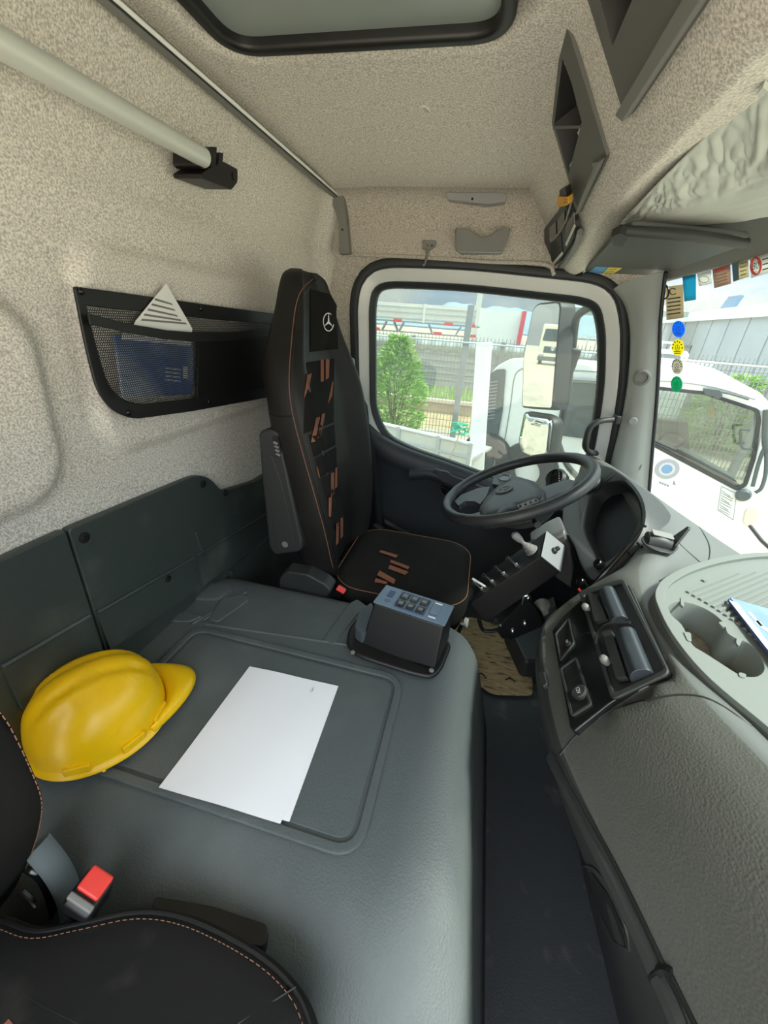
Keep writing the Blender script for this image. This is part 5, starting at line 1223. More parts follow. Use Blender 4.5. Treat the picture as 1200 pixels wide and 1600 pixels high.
onws_poly([(1147, 411), (1157, 408), (1158, 436), (1149, 439)], 'print_block', M['greyblue'], s5, .0050)
for k in range(4): onws_poly([(1160, 411+6*k), (1170, 408+6*k), (1170, 409.5+6*k), (1160, 412.5+6*k)], 'print_line', M['grey'], s5, .0050)
s6 = sticker([(1174, 403), (1215, 390), (1216, 422), (1176, 434)], 'speed_sticker', 'white sticker with a red ring around the number eighty', M['white_s'])
q = [hit(1185+7.5*math.cos(t), 415+13*math.sin(t), WS, .0055)[0] for t in [2*PI*i/28 for i in range(28)]]; MB().tube(q, .0024, 6, closed=True).build('red_ring', M['redp'], s6)
c, n_ = hit(1185, 415, WS, .0052); rr = (hit(1189, 414, WS, 0)[0]-hit(1181, 416, WS, 0)[0]).normalized(); nn = CAM_P-c; uu = nn.normalized().cross(rr)
text_mb('80', c, rr, uu, .021).build('number', M['ink'], s6, smooth=0, fix=False)
c2 = hit(1185, 424, WS, .0052)[0]; text_mb('km', c2, rr, uu, .006).build('unit', M['ink'], s6, smooth=0, fix=False)
for k in range(3): onws_poly([(1195, 404+8*k), (1212, 399+8*k), (1212, 401+8*k), (1195, 406+8*k)], 'print_line', M['ink'], s6, .0050)
def disc(px_, py_, rx, ry, m, label, pm=None, ringed=False):
    t = [hit(px_+rx*math.cos(a), py_+ry*math.sin(a), WS, .003)[0] for a in [2*PI*i/28 for i in range(28)]]
    o = MB().prism(t, V((-.0008, 0, 0))).build('round_sticker', m, smooth=0, label=label, cat='sticker', group='round windscreen stickers')
    if pm:
        for k in range(9 if ringed else 7):
            a = PI+PI*(k+.0)/(8 if ringed else 6)
            onws_poly([(px_+rx*r*math.cos(a+d), py_+ry*r*math.sin(a+d)) for r, d in ((.66, -.09), (.90, -.09), (.90, .09), (.66, .09))], 'tick', pm, o, .0052)
        for k in range(2): onws_poly([(px_-rx*.55, py_+ry*(.40+.22*k)), (px_+rx*.55, py_+ry*(.40+.22*k)), (px_+rx*.5, py_+ry*(.50+.22*k)), (px_-rx*.5, py_+ry*(.50+.22*k))], 'print_line', pm, o, .0052)
        tt = [hit(px_+rx*.34*math.cos(a), py_-.02*ry+ry*.34*math.sin(a), WS, .0052)[0] for a in [2*PI*i/16 for i in range(16)]]
        MB().tube(tt, .0007, 4, closed=True).build('print_ring', pm, o)
        for k in range(3):
            a = -PI/2+2*PI*k/3
            MB().tube([hit(px_, py_, WS, .0052)[0], hit(px_+rx*.32*math.cos(a), py_+ry*.32*math.sin(a), WS, .0052)[0]], .0007, 4).build('print_spoke', pm, o)
    return o
disc(1062, 514, 10, 13, translucent(mat('disc_blue', (.0, .34, .90), .5)), 'blue round sticker, topmost of the four on the windscreen', mat('ink_blue', (.02, .12, .50), .5))
disc(1061, 543, 9.5, 13, translucent(mat('disc_yellow', (.85, .78, .02), .5)), 'yellow round sticker below the blue one on the windscreen', M['ink'])
disc(1060, 572, 9, 12.5, translucent(mat('disc_clear', (.62, .60, .52), .5)), 'pale beige round sticker between the yellow and the green one', M['ink'], True)
disc(1059, 600, 9, 12.5, translucent(mat('disc_green', (.0, .50, .28), .5)), 'green round sticker, lowest of the four on the windscreen', mat('ink_green', (.0, .33, .2), .5))
# ================================================================ OUTSIDE
GZ = -1.25
M['ground'] = mat('yard_concrete', (.42, .37, .28), .9, .2, mix=(.34, .29, .22), mscale=1.3, dirt=((.24, .21, .16), .8, .55, .8))
MB().add([V((-80, -60, GZ)), V((80, -60, GZ)), V((80, 320, GZ)), V((-80, 320, GZ))], [(0, 1, 2, 3)]).build('ground', M['ground'], kind='structure', smooth=0)
M['truck_white'] = mat('truck_white_paint', (.80, .82, .80), .3, .5, coat=.5)
M['truck_dark'] = mat('truck_dark_plastic', (.055, .075, .08), .45, .5)
M['truck_glass'] = mat('truck_dark_glass', (.05, .07, .075), .06, .7)
M['steelgrey'] = mat('galvanised_grey', (.24, .26, .27), .5, .4)
M['palegrey'] = mat('pale_wire', (.45, .47, .47), .5, .4)
# ---- side mirrors of this cab
mn = V((-.88, -.47, 0)).normalized(); MP = (P(855, 560, y=2.08), mn)
mk_ = lambda a, b, h=0: P(a, b, pl=(MP[0]+mn*h, mn))
mir = thing('exterior_mirror', mk_(860, 640), 'tall black exterior mirror with a smaller wide-angle mirror below it, outside the door window', 'mirror')
M['mirror'] = mat('mirror_silver', (.90, .92, .90), .015, .5, metal=1)
ug = rpoly([mk_(*p) for p in ((835, 483), (843, 476), (874, 473), (877, 479), (864, 638), (818, 635), (820, 558))], [.03, .02, .015, .015, .015, .015, .05], 4)
ub = [p-mn*.07+V((.0, .0, 0)) for p in offs(ug, .006, mn)]
u_ = MB(); u_.loft([[p+mn*.004 for p in offs(ug, .006, mn)], [p-mn*.03 for p in offs(ug, .010, mn)], ub, [p-mn*.02 for p in offs(ub, -.03, mn)]]); uo = u_.build('upper_housing', M['dark'], mir, smooth=50)
MB().prism([p+mn*.005 for p in offs(ug, -.002, mn)], mn*.002).build('upper_glass', M['mirror'], uo, smooth=0)
lg = rpoly([mk_(*p) for p in ((821, 645), (860, 651), (866, 660), (860, 712), (838, 715), (817, 706), (812, 690))], .02, 4)
lb = [p-mn*.05 for p in lg]
l_ = MB(); l_.loft([[p+mn*.004 for p in offs(lg, .005, mn)], [p-mn*.02 for p in offs(lg, .010, mn)], lb, [p-mn*.015 for p in offs(lb, -.03, mn)]]); lo2 = l_.build('lower_housing', M['dark'], mir, smooth=50)
lcn = sum(lg, V((0, 0, 0)))/len(lg); rows = []
for k in (1, .8, .6, .4, .2, .02): rows.append([lcn+(p-lcn)*k*.98+mn*(.006+.012*(1-k*k)) for p in lg])
MB().loft(rows).build('lower_glass', M['mirror'], lo2, smooth=180)
MB().tube(smooth_path([P(948, 470, y=1.80), P(925, 478, y=1.86), P(906, 490, y=1.95), P(899, 505, y=2.05), P(893, 560, y=2.14), P(884, 630, y=2.16), P(872, 690, y=2.12)], 5), .016, 10).build('mirror_arm', M['dark'], mir)
MB().box(P(892, 562, y=2.10), (.05, .06, .10), rot=(0, .1, .2)).build('arm_clamp', M['dark'], mir, bevel=.01)
MB().tube(smooth_path([P(872, 690, y=2.12), P(885, 725, y=2.0), P(905, 748, y=1.86)], 4), .014, 8).build('lower_arm', M['dark'], mir)
MB().tube([P(1172, 822, x=.98), P(1190, 845, x=.98), P(1215, 868, x=.98)], .006, 6).build('wiper_arm', M['black'], label='black windscreen wiper arm of this cab lying below the glass', cat='wiper')
# ---- white lorry seen from its side (beyond the door window)
A0, A1 = V((0, 6.6, 0)), V((1.35, 6.0, 0)); an = V((-(A1-A0).y, (A1-A0).x, 0)).normalized()
an = -an if an.y > 0 else an
AP = lambda a, b, h=0: P(a, b, pl=(A0+an*h, an))
tA = thing('white_lorry', V((.6, 7.2, GZ)), 'white lorry parked side-on beyond the door window, its open cargo bed to the rear', 'lorry')
cabo = [AP(*p) for p in ((757, 612), (762, 590), (775, 572), (800, 559), (850, 562), (922, 568), (936, 585), (936, 700), (932, 860), (735, 860), (742, 730))]
cp_ = rpoly(cabo, .08, 4); MB().loft([cp_, [p-an*1.0 for p in cp_]]).build('cab', M['truck_white'], tA, smooth=50, bevel=.03)
gp = rpoly([AP(a, b, .004) for a, b in ((758, 604), (764, 586), (776, 577), (791, 576), (786, 640), (776, 700), (766, 750), (736, 745), (744, 700))], .04)
go_ = MB().prism(gp, an*.03).build('air_intake', M['truck_dark'], tA, bevel=.01)
for k in range(12):
    y_ = 597+5.2*k; MB().hexa([AP(762-.5*k, y_, .036), AP(778-.5*k, y_-2, .036), AP(778-.5*k, y_, .036), AP(762-.5*k, y_+2, .036), AP(762-.5*k, y_, .05), AP(778-.5*k, y_-2, .05), AP(778-.5*k, y_, .05), AP(762-.5*k, y_+2, .05)]).build('intake_louvre', M['steelgrey'], go_, smooth=0)
MB().tube(smooth_path([AP(a, b, .006) for a, b in ((775, 752), (788, 690), (798, 630), (803, 592), (812, 578), (830, 575), (880, 578), (938, 581))], 4), .008, 6).build('door_seam', M['steelgrey'], tA)
MB().prism(rpoly([AP(a, b, .006) for a, b in ((884, 597), (934, 600), (932, 688), (868, 679))], .04), an*.02).build('door_window', M['truck_glass'], tA, bevel=.006)
MB().tube([AP(a, b, .03) for a, b in ((888, 592), (934, 595))], .03, 6).build('window_visor', M['steelgrey'], tA)
MB().prism(rpoly([AP(a, b, .004) for a, b in ((788, 722), (806, 726), (800, 742), (784, 738))], .03), an*.03).build('door_handle', M['truck_dark'], tA, bevel=.01)
for xx, yy in ((.35, 6.6), (1.0, 6.35)): MB().lathe([(.42, 0), (.46, .05), (.46, .2), (.42, .25), (.2, .25), (.2, 0)], V((xx, yy, GZ+.46)), (an.x, an.y, 0), 28).build('wheel', M['rubber'], tA)
MB().hexa([P(744, 535, y=5.95), P(769, 535, y=5.95), P(769, 535, y=5.95)+V((0, .12, 0)), P(744, 535, y=5.95)+V((0, .12, 0)), P(727, 800, y=5.95), P(752, 800, y=5.95), P(752, 800, y=5.95)+V((0, .12, 0)), P(727, 800, y=5.95)+V((0, .12, 0))]).build('bed_post', M['truck_white'], tA, bevel=.01)
bd0, bd1 = P(560, 652, z=-.05), P(740, 693, z=-.05); bn = V((bd1-bd0).cross(V((0, 0, 1)))).normalized()
bn = bn if bn.y < 0 else -bn
bside = MB().hexa([bd0+V((0, 0, -.5)), bd1+V((0, 0, -.5)), bd1+V((0, 0, -.5))-bn*.05, bd0+V((0, 0, -.5))-bn*.05, bd0, bd1, bd1-bn*.05, bd0-bn*.05]).build('bed_side', mat('bed_cream', (.62, .62, .57), .5, .4), tA, bevel=.006)
bed_e = bd1-bd0
for t in (.02, .38, .72, .97): MB().hexa([bd0+bed_e*t+bn*h+V((0, 0, z))+bed_e.normalized()*w for z in (-.5, .0) for h, w in ((.02, 0), (.02, .05), (0, .05), (0, 0))]).build('bed_stake', M['palegrey'], bside, smooth=0)
for z in (-.02, -.18, -.34): MB().tube([bd0+bn*.008+V((0, 0, z)), bd1+bn*.008+V((0, 0, z))], .014, 6).build('bed_rib', M['palegrey'], bside)
bk0 = bd0-bn*1.7; bk1 = bd1-bn*1.7
f0, f1 = bd0, bd0.lerp(bd1, .80)
MB().hexa([q+V((0, 0, z)) for z in (-.5, -.46) for q in (f0, f1, f1-bn*1.7, f0-bn*1.7)]).build('bed_floor', M['palegrey'], tA, smooth=0)
rope = MB(); rp_ = random.Random(5); rc = P(718, 672, y=4.58)
for k in range(7): rope.tube(smooth_path([rc+V((rp_.uniform(-.10, .10), rp_.uniform(-.02, .02), rp_.uniform(-.06, .08))) for _ in range(4)], 3), .008, 5)
ro_ = rope.build('rope_knot', mat('green_rope', (.02, .45, .30), .7), label='knotted turquoise rope tied at the front of the cargo bed', cat='rope')
MB().tube(smooth_path([rc, P(714, 690, y=4.55), P(705, 712, y=4.55), P(698, 728, y=4.55)], 4), .008, 5).build('rope_tail', mat('hemp', (.40, .36, .24), .8), ro_)
# ---- white lorry seen from its front (beyond the windscreen)
B0, B1 = V((1.30, 5.22, 0)), V((2.75, 4.85, 0)); bfn = V((-(B1-B0).y, (B1-B0).x, 0)).normalized()
bfn = bfn if bfn.y < 0 else -bfn
BP = lambda a, b, h=0: P(a, b, pl=(B0+bfn*h, bfn))
tB = thing('white_lorry', V((2.3, 5.9, GZ)), 'white lorry parked facing the windscreen, with a yellow air freshener behind its glass', 'lorry')
back = -bfn
roofp = rpoly([BP(*p) for p in ((996, 604), (1000, 584), (1020, 578), (1060, 579), (1110, 588), (1160, 600), (1188, 614), (1204, 632), (1200, 645), (1183, 640), (1100, 613), (1015, 604))], .02, 3)
MB().loft([roofp, [p+back*1.5+V((0, 0, .06)) for p in roofp]]).build('roof', M['truck_white'], tB, smooth=50, bevel=.01)
MB().tube(smooth_path([BP(a, b, .01) for a, b in ((1000, 594), (1060, 597), (1120, 606), (1180, 624))], 4), .006, 6).build('roof_seam', M['steelgrey'], tB)
lowp = [BP(*p) for p in ((996, 683), (1022, 697), (1090, 733), (1152, 766), (1166, 757), (1184, 700), (1200, 640), (1226, 660), (1222, 760), (1196, 820), (1150, 868), (1060, 830), (998, 790))]
MB().prism(lowp, back*.10).build('front_panel', M['truck_white'], tB, bevel=.012)
MB().prism([BP(*p) for p in ((996, 604), (1013, 604), (1010, 690), (996, 683))], back*.12).build('corner_pillar', M['truck_white'], tB, bevel=.01)
wsp = rpoly([BP(a, b, -.02) for a, b in ((1013, 604), (1100, 613), (1183, 640), (1186, 655), (1178, 715), (1164, 758), (1150, 764), (1090, 732), (1022, 696), (1010, 688))], .03, 4)
MB().ring(offs(wsp, .012, bfn), offs(wsp, -.022, bfn), back*-.03).build('windscreen_rubber', M['rubber'], tB, bevel=.006)
MB().prism(wsp, back*.01).build('windscreen', glass_mat('lorry_glass', (.62, .68, .66), .10), tB, smooth=0)
ci_ = [BP(a, b, -.05) for a, b in ((1010, 672), (1022, 688), (1092, 722), (1158, 760), (1160, 790), (1010, 720))]
MB().prism(ci_, back*.55).build('cab_dashboard', M['truck_dark'], tB, smooth=0)
MB().prism([BP(a, b, -1.3) for a, b in ((1010, 655), (1075, 660), (1080, 740), (1010, 730))], back*.12).build('cab_seat', mat('lorry_seat', (.14, .15, .15), .8), tB, smooth=0)
MB().tube(smooth_path([BP(a, b, -.30) for a, b in ((1030, 690), (1038, 678), (1056, 676), (1070, 686), (1060, 697), (1040, 698))], 4, True), .015, 6, closed=True).build('cab_wheel', M['truck_dark'], tB)
for a, b in (((1018, 690), (1100, 725)), ((1060, 705), (1150, 752))): MB().tube([BP(a[0], a[1], .02), BP(b[0], b[1], .02)], .008, 6).build('wiper', M['black'], tB)
MB().prism(rpoly([BP(a, b, .0) for a, b in ((1098, 606), (1124, 609), (1128, 618), (1120, 624), (1112, 618), (1100, 617))], .01), bfn*.05).build('camera_bracket', M['truck_dark'], tB, bevel=.006)
MB().tube(smooth_path([BP(1122, 612, .03), BP(1140, 615, .04), BP(1170, 624, .04)], 4), .012, 6).build('bracket_arm', M['truck_dark'], tB)
MB().tube([BP(1113, 612, -.06), BP(1113, 634, -.06)], .002, 4).build('freshener_string', M['black'], tB)
MB().prism(rpoly([BP(a, b, -.06) for a, b in ((1111, 634), (1116, 636), (1117, 646), (1113, 652), (1106, 652), (1108, 644))], .006), back*.01).build('air_freshener', mat('freshener_yellow', (.85, .55, .05), .5), tB, smooth=0)
for pts, r in ((((1176, 702), (1160, 700), (1157, 680), (1158, 672), (1172, 672)), .012), (((1180, 770), (1190, 762), (1197, 735), (1196, 700), (1186, 722), (1176, 760)), .018), (((1198, 640), (1196, 690), (1200, 705)), .03)):
    MB().tube(smooth_path([BP(a, b, .12) for a, b in pts], 4), r, 8).build('mirror_arm', M['truck_dark'], tB)
MB().lathe([(0, 0), (.06, 0), (.07, .04), (.05, .08), (0, .08)], BP(1160, 772, .0), (bfn.x, bfn.y, 0), 18).build('wiper_pivot', M['truck_dark'], tB)
MB().prism(rpoly([BP(a, b, .0) for a, b in ((1164, 796), (1180, 790), (1186, 806), (1172, 824), (1160, 816))], .03), bfn*.03).build('headlamp', mat('headlamp_lens', (.70, .62, .52), .15, .6), tB, bevel=.01)
def bdisc(px_, py_, r, m, name, h, par): return MB().lathe([(0, 0), (r, 0), (r, .003), (0, .003)], BP(px_, py_, h), (bfn.x, bfn.y, 0), 26).build(name, m, par)
e1 = bdisc(1042, 733, .118, mat('badge_grey', (.36, .37, .40), .6), 'round_badge', .002, tB)
bdisc(1042, 733, .078, mat('badge_pale', (.55, .57, .60), .6), 'badge_ring', .006, e1); bdisc(1042, 733, .052, mat('badge_blue', (.16, .30, .50), .6), 'badge_centre', .010, e1)
for k in range(4): MB().prism([BP(1030+4*k, 752+1.6*k, .003), BP(1033+4*k, 753.2+1.6*k, .003), BP(1033+4*k, 756+1.6*k, .003), BP(1030+4*k, 755+1.6*k, .003)], bfn*.002).build('small_lettering', M['steelgrey'], tB, smooth=0)
MB().prism([BP(a, b, .003) for a, b in ((1051, 757), (1053, 750), (1056, 758))], bfn*.002).build('small_mark', M['steelgrey'], tB, smooth=0)
nt0 = [BP(a, b, .003) for a, b in ((1127, 759), (1151, 771), (1146, 813), (1121, 797))]
no2 = MB().prism(nt0, bfn*.002).build('notice_sheet', mat('notice_paper', (.74, .75, .72), .6), tB, smooth=0)
MB().ring([p+bfn*.002 for p in nt0], [sum(nt0, V((0, 0, 0)))/4*.06+(p+bfn*.002)*.94 for p in nt0], bfn*.002).build('notice_border', M['steelgrey'], no2, smooth=0)
for k in range(9):
    y_ = 767+3.6*k; x_ = 1128-.55*k; MB().tube([BP(x_, y_, .008), BP(x_+(17 if k % 3 else 13), y_+9, .008)], .003, 4).build('notice_line', M['steelgrey'], no2)
for s_ in (0, 1): MB().lathe([(.40, 0), (.44, .05), (.44, .2), (.40, .25), (.2, .25), (.2, 0)], B0.lerp(B1, .36+.54*s_)+back*(.5)+V((0, 0, GZ+.44)), ((B1-B0).x, (B1-B0).y, 0), 24).build('wheel', M['rubber'], tB)
BC = B0.lerp(B1, .45); bx0 = [BC+back*1.62+V((0, 0, -.75)), B1+back*1.62+V((0, 0, -.75)), B1+back*3.3+V((0, 0, -.75)), BC+back*3.3+V((0, 0, -.75))]
MB().hexa(bx0+[q+V((0, 0, .12)) for q in bx0]).build('chassis', M['truck_dark'], tB, smooth=0)
# ---- lorry standing behind, which the mirror shows
CX, CY = -32.0, 17.6
tC = thing('white_lorry', V((CX, CY, GZ)), 'white lorry standing far behind this cab, seen only in the exterior mirror', 'lorry')
c3_ = lambda x, y, z: V((CX+x, CY+y, GZ+z))
MB().box(c3_(-.9, 0, 1.75), (1.8, 2.2, 2.7)).build('cab', mat('lorry_beige', (.60, .55, .44), .35, .5), tC, bevel=.12, seg=3)
MB().prism(rpoly([c3_(.005, a, z) for a, z in ((-.95, 1.85), (.95, 1.85), (.88, 2.75), (-.88, 2.75))], .1), (.02, 0, 0)).build('windscreen', M['truck_glass'], tC, bevel=.01)
MB().box(c3_(.01, 0, 1.2), (.06, 1.4, .5)).build('grille', M['truck_dark'], tC, bevel=.03)
MB().lathe([(.10, 0), (.16, .02), (.14, .04), (.10, .02)], c3_(.04, 0, 1.3), (1, 0, 0), 20).build('round_emblem', M['steel'], tC)
MB().box(c3_(.03, 0, .5), (.12, 2.1, .35)).build('bumper', M['truck_dark'], tC, bevel=.03)
for s_ in (-.8, .8):
    MB().box(c3_(.02, s_, .8), (.06, .4, .2)).build('headlamp', M['steel'], tC, bevel=.03)
    MB().lathe([(.4, 0), (.46, .05), (.46, .25), (.4, .3), (.2, .3), (.2, 0)], c3_(-1.1, s_-.15, .46), (0, 1, 0), 24).build('wheel', M['rubber'], tC)
tC.rotation_euler.z = -.455
# ---- wire fence with posts, rail, spikes
FY = 9.0
fen = thing('wire_fence', (2, FY, GZ), 'grey welded wire fence with posts and a top rail behind the parked lorries', 'fence')
wm = MB(); x = -4.2
while x < 11.5:
    wm.box((x, FY, (GZ+.98)/2), (.011, .011, .98-GZ)); x += .075
for k in range(15): wm.box((3.6, FY, GZ+.05+.15*k), (15.8, .011, .011))
wm.build('wire_mesh', mat('wire_grey', (.26, .28, .28), .5), fen, smooth=0, kind='stuff', fix=False)
MB().tube([V((-4.2, FY-.03, .86)), V((11.5, FY-.03, .86))], .02, 6).build('top_rail', M['palegrey'], fen)
for x in (-3.2, -.42, 2.4, 5.2, 8.0, 10.8): MB().box((x, FY+.02, (GZ+1.55)/2 if x == -.42 else (GZ+1.0)/2), (.13, .10, (1.55 if x == -.42 else 1.0)-GZ)).build('fence_post', M['steelgrey'], fen, bevel=.008)
# ---- earth bank with grass, kerb
M['earth'] = mat('brown_earth', (.34, .24, .13), .9, .2, mix=(.44, .36, .20), mscale=2.2)
bank = MB(); bank.add([V((-9, 10.2, GZ+.001)), V((1.2, 10.2, GZ+.001)), V((1.2, 12.0, GZ+.03)), V((-9, 12.0, GZ+.03)), V((1.2, 12.1, GZ+.36)), V((-9, 12.1, GZ+.36)), V((1.2, 14, GZ+.42)), V((-9, 14, GZ+.42))], [(0, 1, 2, 3), (3, 2, 4, 5), (5, 4, 6, 7)]); bank.build('ground_bank', M['earth'], kind='structure', smooth=0)
MB().box((-3.9, 12.08, GZ+.39), (10.2, .18, .10)).build('trim_8', mat('pale_kerb', (.55, .50, .36), .9), kind='structure', bevel=.01)
M['grass'] = mat('grass_blades', (.22, .42, .06), .7, .2, mix=(.36, .52, .14), mscale=8)
rg = random.Random(11); gm = MB()
for _ in range(2600):
    x, y = rg.uniform(-5, .9), rg.uniform(12.2, 13.7); h = rg.uniform(.10, .34); a = rg.uniform(0, PI); dx, dy = math.cos(a)*.02, math.sin(a)*.02; b = V((x, y, GZ+.40))
    gm.add([b+V((-dx, -dy, 0)), b+V((dx, dy, 0)), b+V((rg.uniform(-.08, .08), rg.uniform(-.08, .08), h))], [(0, 1, 2)])
for _ in range(900):
    x, y = rg.uniform(5.3, 6.8), rg.uniform(6.8, 8.8); h = rg.uniform(.05, .18); a = rg.uniform(0, PI); dx, dy = math.cos(a)*.02, math.sin(a)*.02; b = V((x, y, GZ))
    gm.add([b+V((-dx, -dy, 0)), b+V((dx, dy, 0)), b+V((rg.uniform(-.05, .05), rg.uniform(-.05, .05), h))], [(0, 1, 2)])
gm.build('grass', M['grass'], smooth=0, kind='stuff', fix=False, origin=(0, 12, GZ+.4))
# ---- shrubs
def shrub(name, c, rx, ry, h, n, label, leaf=.09, seed=1, up=.6):
    r = random.Random(seed); t = thing(name, c, label, 'shrub'); st = MB(); lf_ = MB(); c = V(c)
    tips = []
    for k in range(9):
        a = 2*PI*k/9+r.uniform(-.3, .3); e = c+V((math.cos(a)*rx*.6, math.sin(a)*ry*.6, h*r.uniform(.65, 1.0))); tips.append(e)
        st.tube(smooth_path([c+V((r.uniform(-.05, .05), r.uniform(-.05, .05), 0)), c.lerp(e, .5)+V((0, 0, h*.1)), e], 3), [.02, .018, .015, .012, .010, .008, .005], 5)
    st.build('stems', mat('shrub_stem', (.16, .12, .06), .9), t)
    for _ in range(n):
        a = r.uniform(0, 2*PI); q = r.random()**.5; z = r.random(); wz = math.sin(PI*min(1, .18+z*.80))**.7
        p = c+V((math.cos(a)*rx*q*wz, math.sin(a)*ry*q*wz, h*(.02+z)))
        d = V((math.cos(a)+r.uniform(-.6, .6), math.sin(a)+r.uniform(-.6, .6), r.uniform(-.3, 1.3)*up)).normalized(); s = d.cross(V((r.uniform(-1, 1), r.uniform(-1, 1), r.uniform(-1, 1)))).normalized()
        L = leaf*r.uniform(.6, 1.3); lf_.add([p, p+d*L*.5+s*L*.16, p+d*L, p+d*L*.5-s*L*.16], [(0, 1, 2, 3)])
    lf_.build('foliage', M['leaf'], t, smooth=0, kind='stuff', fix=False)
M['leaf'] = translucent(mat('green_leaves', (.17, .36, .05), .6, .3, mix=(.34, .52, .14), mscale=5), .3)
shrub('leafy_shrub', (-1.62, 8.1, GZ), .58, .5, 2.1, 3400, 'bright green leafy shrub in front of the fence at the door window edge', .13, 4)
shrub('leafy_shrub', (6.0, 11.4, GZ), .95, .8, 1.75, 2600, 'round green shrub behind the fence beyond the windscreen', .16, 8)
shrub('leafy_shrub', (6.75, 9.75, GZ), .42, .42, 1.2, 1500, 'lower green shrub behind the fence at the edge of the picture', .16, 9)
# ---- grey retaining wall with corrugated band and posts
wl = thing('yard_wall', (-2, 14.1, GZ), 'long grey block wall with a corrugated sheet band along its top', 'wall')
MB().box((-1.5, 14.2, (GZ+.38)/2), (16, .2, .38-GZ)).build('wall_face', mat('wall_grey', (.36, .37, .36), .9, .2, mix=(.42, .43, .41), mscale=1.5, stretch=(1, 1, 6)), wl, smooth=0)
for k in range(8): MB().box((-1.5, 14.09, GZ+.15+.2*k), (16, .02, .02)).build('wall_joint', M['steelgrey'], wl, smooth=0)
rows = [[V((-9.5+.06*i, 14.08+.035*math.sin(i*.9), z)) for i in range(267)] for z in (.38, .74)]
MB().grid(rows).build('corrugated_sheet', mat('sheet_grey_green', (.42, .47, .45), .6, .4), wl, smooth=180, solid=.01)
for x in (-5.2, -2.35, .5, 3.3): MB().box((x, 14.0, (GZ+.8)/2), (.13, .10, .8-GZ)).build('wall_post', mat('post_dark', (.20, .21, .22), .6), wl, bevel=.006)
# ---- trailers in the distance
tr1 = thing('dropside_trailer', (-3.6, 23, GZ), 'long cream dropside trailer with red reflectors in the distance', 'trailer')
M['cream'] = mat('trailer_cream', (.68, .68, .62), .5, .4)
for x0, x1 in ((-6.6, -3.35), (-3.2, -.75)):
    o = MB().box(((x0+x1)/2, 22, 1.65), (x1-x0, .1, .75)).build('side_board', M['cream'], tr1, smooth=0)
    for z in (1.36, 1.62, 1.86): MB().box(((x0+x1)/2, 21.94, z), (x1-x0, .04, .05)).build('board_rib', M['palegrey'], o, smooth=0)
for x in (-6.65, -3.27, -.68): MB().box((x, 21.95, 1.62), (.13, .14, .85)).build('stake', M['cream'], tr1, smooth=0)
MB().box((-3.6, 22.4, 1.20), (6.2, 1, .08)).build('trailer_bed', M['steelgrey'], tr1, smooth=0)
for x in (-6.0, -4.6, -2.0, -.9): MB().box((x, 21.9, 1.22), (.42, .05, .13)).build('reflector', M['red'], tr1, smooth=0)
for x in (-5.7, -2.5, -.8): MB().box((x, 21.9, .78), (.42, .05, .12)).build('reflector', M['red'], tr1, smooth=0)
for k, x in enumerate((-5.3, -4.7, -4.4, -2.9, -1.5)): MB().box((x, 22.1, .95), (.06, .3, .42), rot=(0, .5*(-1)**k, 0)).build('strut', M['steelgrey'], tr1, smooth=0)
MB().box((-3.6, 22.1, .72), (5.6, .2, .06)).build('guard_rail', M['steelgrey'], tr1, smooth=0)
for x in (-5.4, -4.2, -1.6): MB().lathe([(.4, 0), (.5, .05), (.5, .3), (.4, .35), (.2, .35), (.2, 0)], (x, 22.6, GZ+.5), (0, 1, 0), 18).build('wheel', M['rubber'], tr1)
tr2 = thing('box_trailer', (.6, 24, GZ), 'white box trailer with a red corner post in the distance', 'trailer')
MB().box((.35, 25, .75), (2.5, 2, 2.7)).build('box_body', M['truck_white'], tr2, smooth=0)
MB().box((1.62, 23.97, .55), (.22, .12, 3.1)).build('corner_post', mat('trailer_red', (.70, .05, .08), .5), tr2, smooth=0)
MB().box((-.75, 23.9, 2.0), (.28, .2, 2.9)).build('door_post', M['cream'], tr2, smooth=0)
for x in (-.3, 1.0): MB().lathe([(.4, 0), (.5, .05), (.5, .3), (.4, .35), (.2, .35), (.2, 0)], (x, 24.0, GZ+.5), (0, 1, 0), 18).build('wheel', M['rubber'], tr2)
# ---- caged load, shed roof and orange boom between mirror and pillar
cg = thing('load_cage', (4.4, 17.5, GZ), 'white wire load cage in the yard seen between mirror and door pillar', 'cage')
for z in (GZ+.05, GZ+.9, GZ+1.6, GZ+2.35): MB().ring([V((3.4, 16.6, z)), V((6.2, 16.6, z)), V((6.2, 18.4, z)), V((3.4, 18.4, z))], [V((3.5, 16.7, z)), V((6.1, 16.7, z)), V((6.1, 18.3, z)), V((3.5, 18.3, z))], (0, 0, .08)).build('cage_rail', M['truck_white'], cg, smooth=0)
for k in range(10): MB().box((3.45+.3*k, 16.65, GZ+1.2), (.05, .05, 2.4)).build('cage_bar', M['truck_white'], cg, smooth=0)
MB().prism([V((3.0, 20, 1.9)), V((7.6, 20, 2.1)), V((7.6, 20, 2.3)), V((3.0, 20, 2.2))], (0, 4, .5)).build('shed_roof', mat('shed_green', (.30, .38, .34), .6), label='pale green shed roof beyond the caged load', cat='roof', smooth=0)
bo_ = MB().tube([V((3.3, 15.5, GZ)), V((3.35, 15.5, .1)), V((3.75, 15.5, .95))], .09, 8).build('orange_boom', mat('machine_orange', (.80, .34, .06), .5), label='orange machine boom standing in the yard behind the fence', cat='machine')
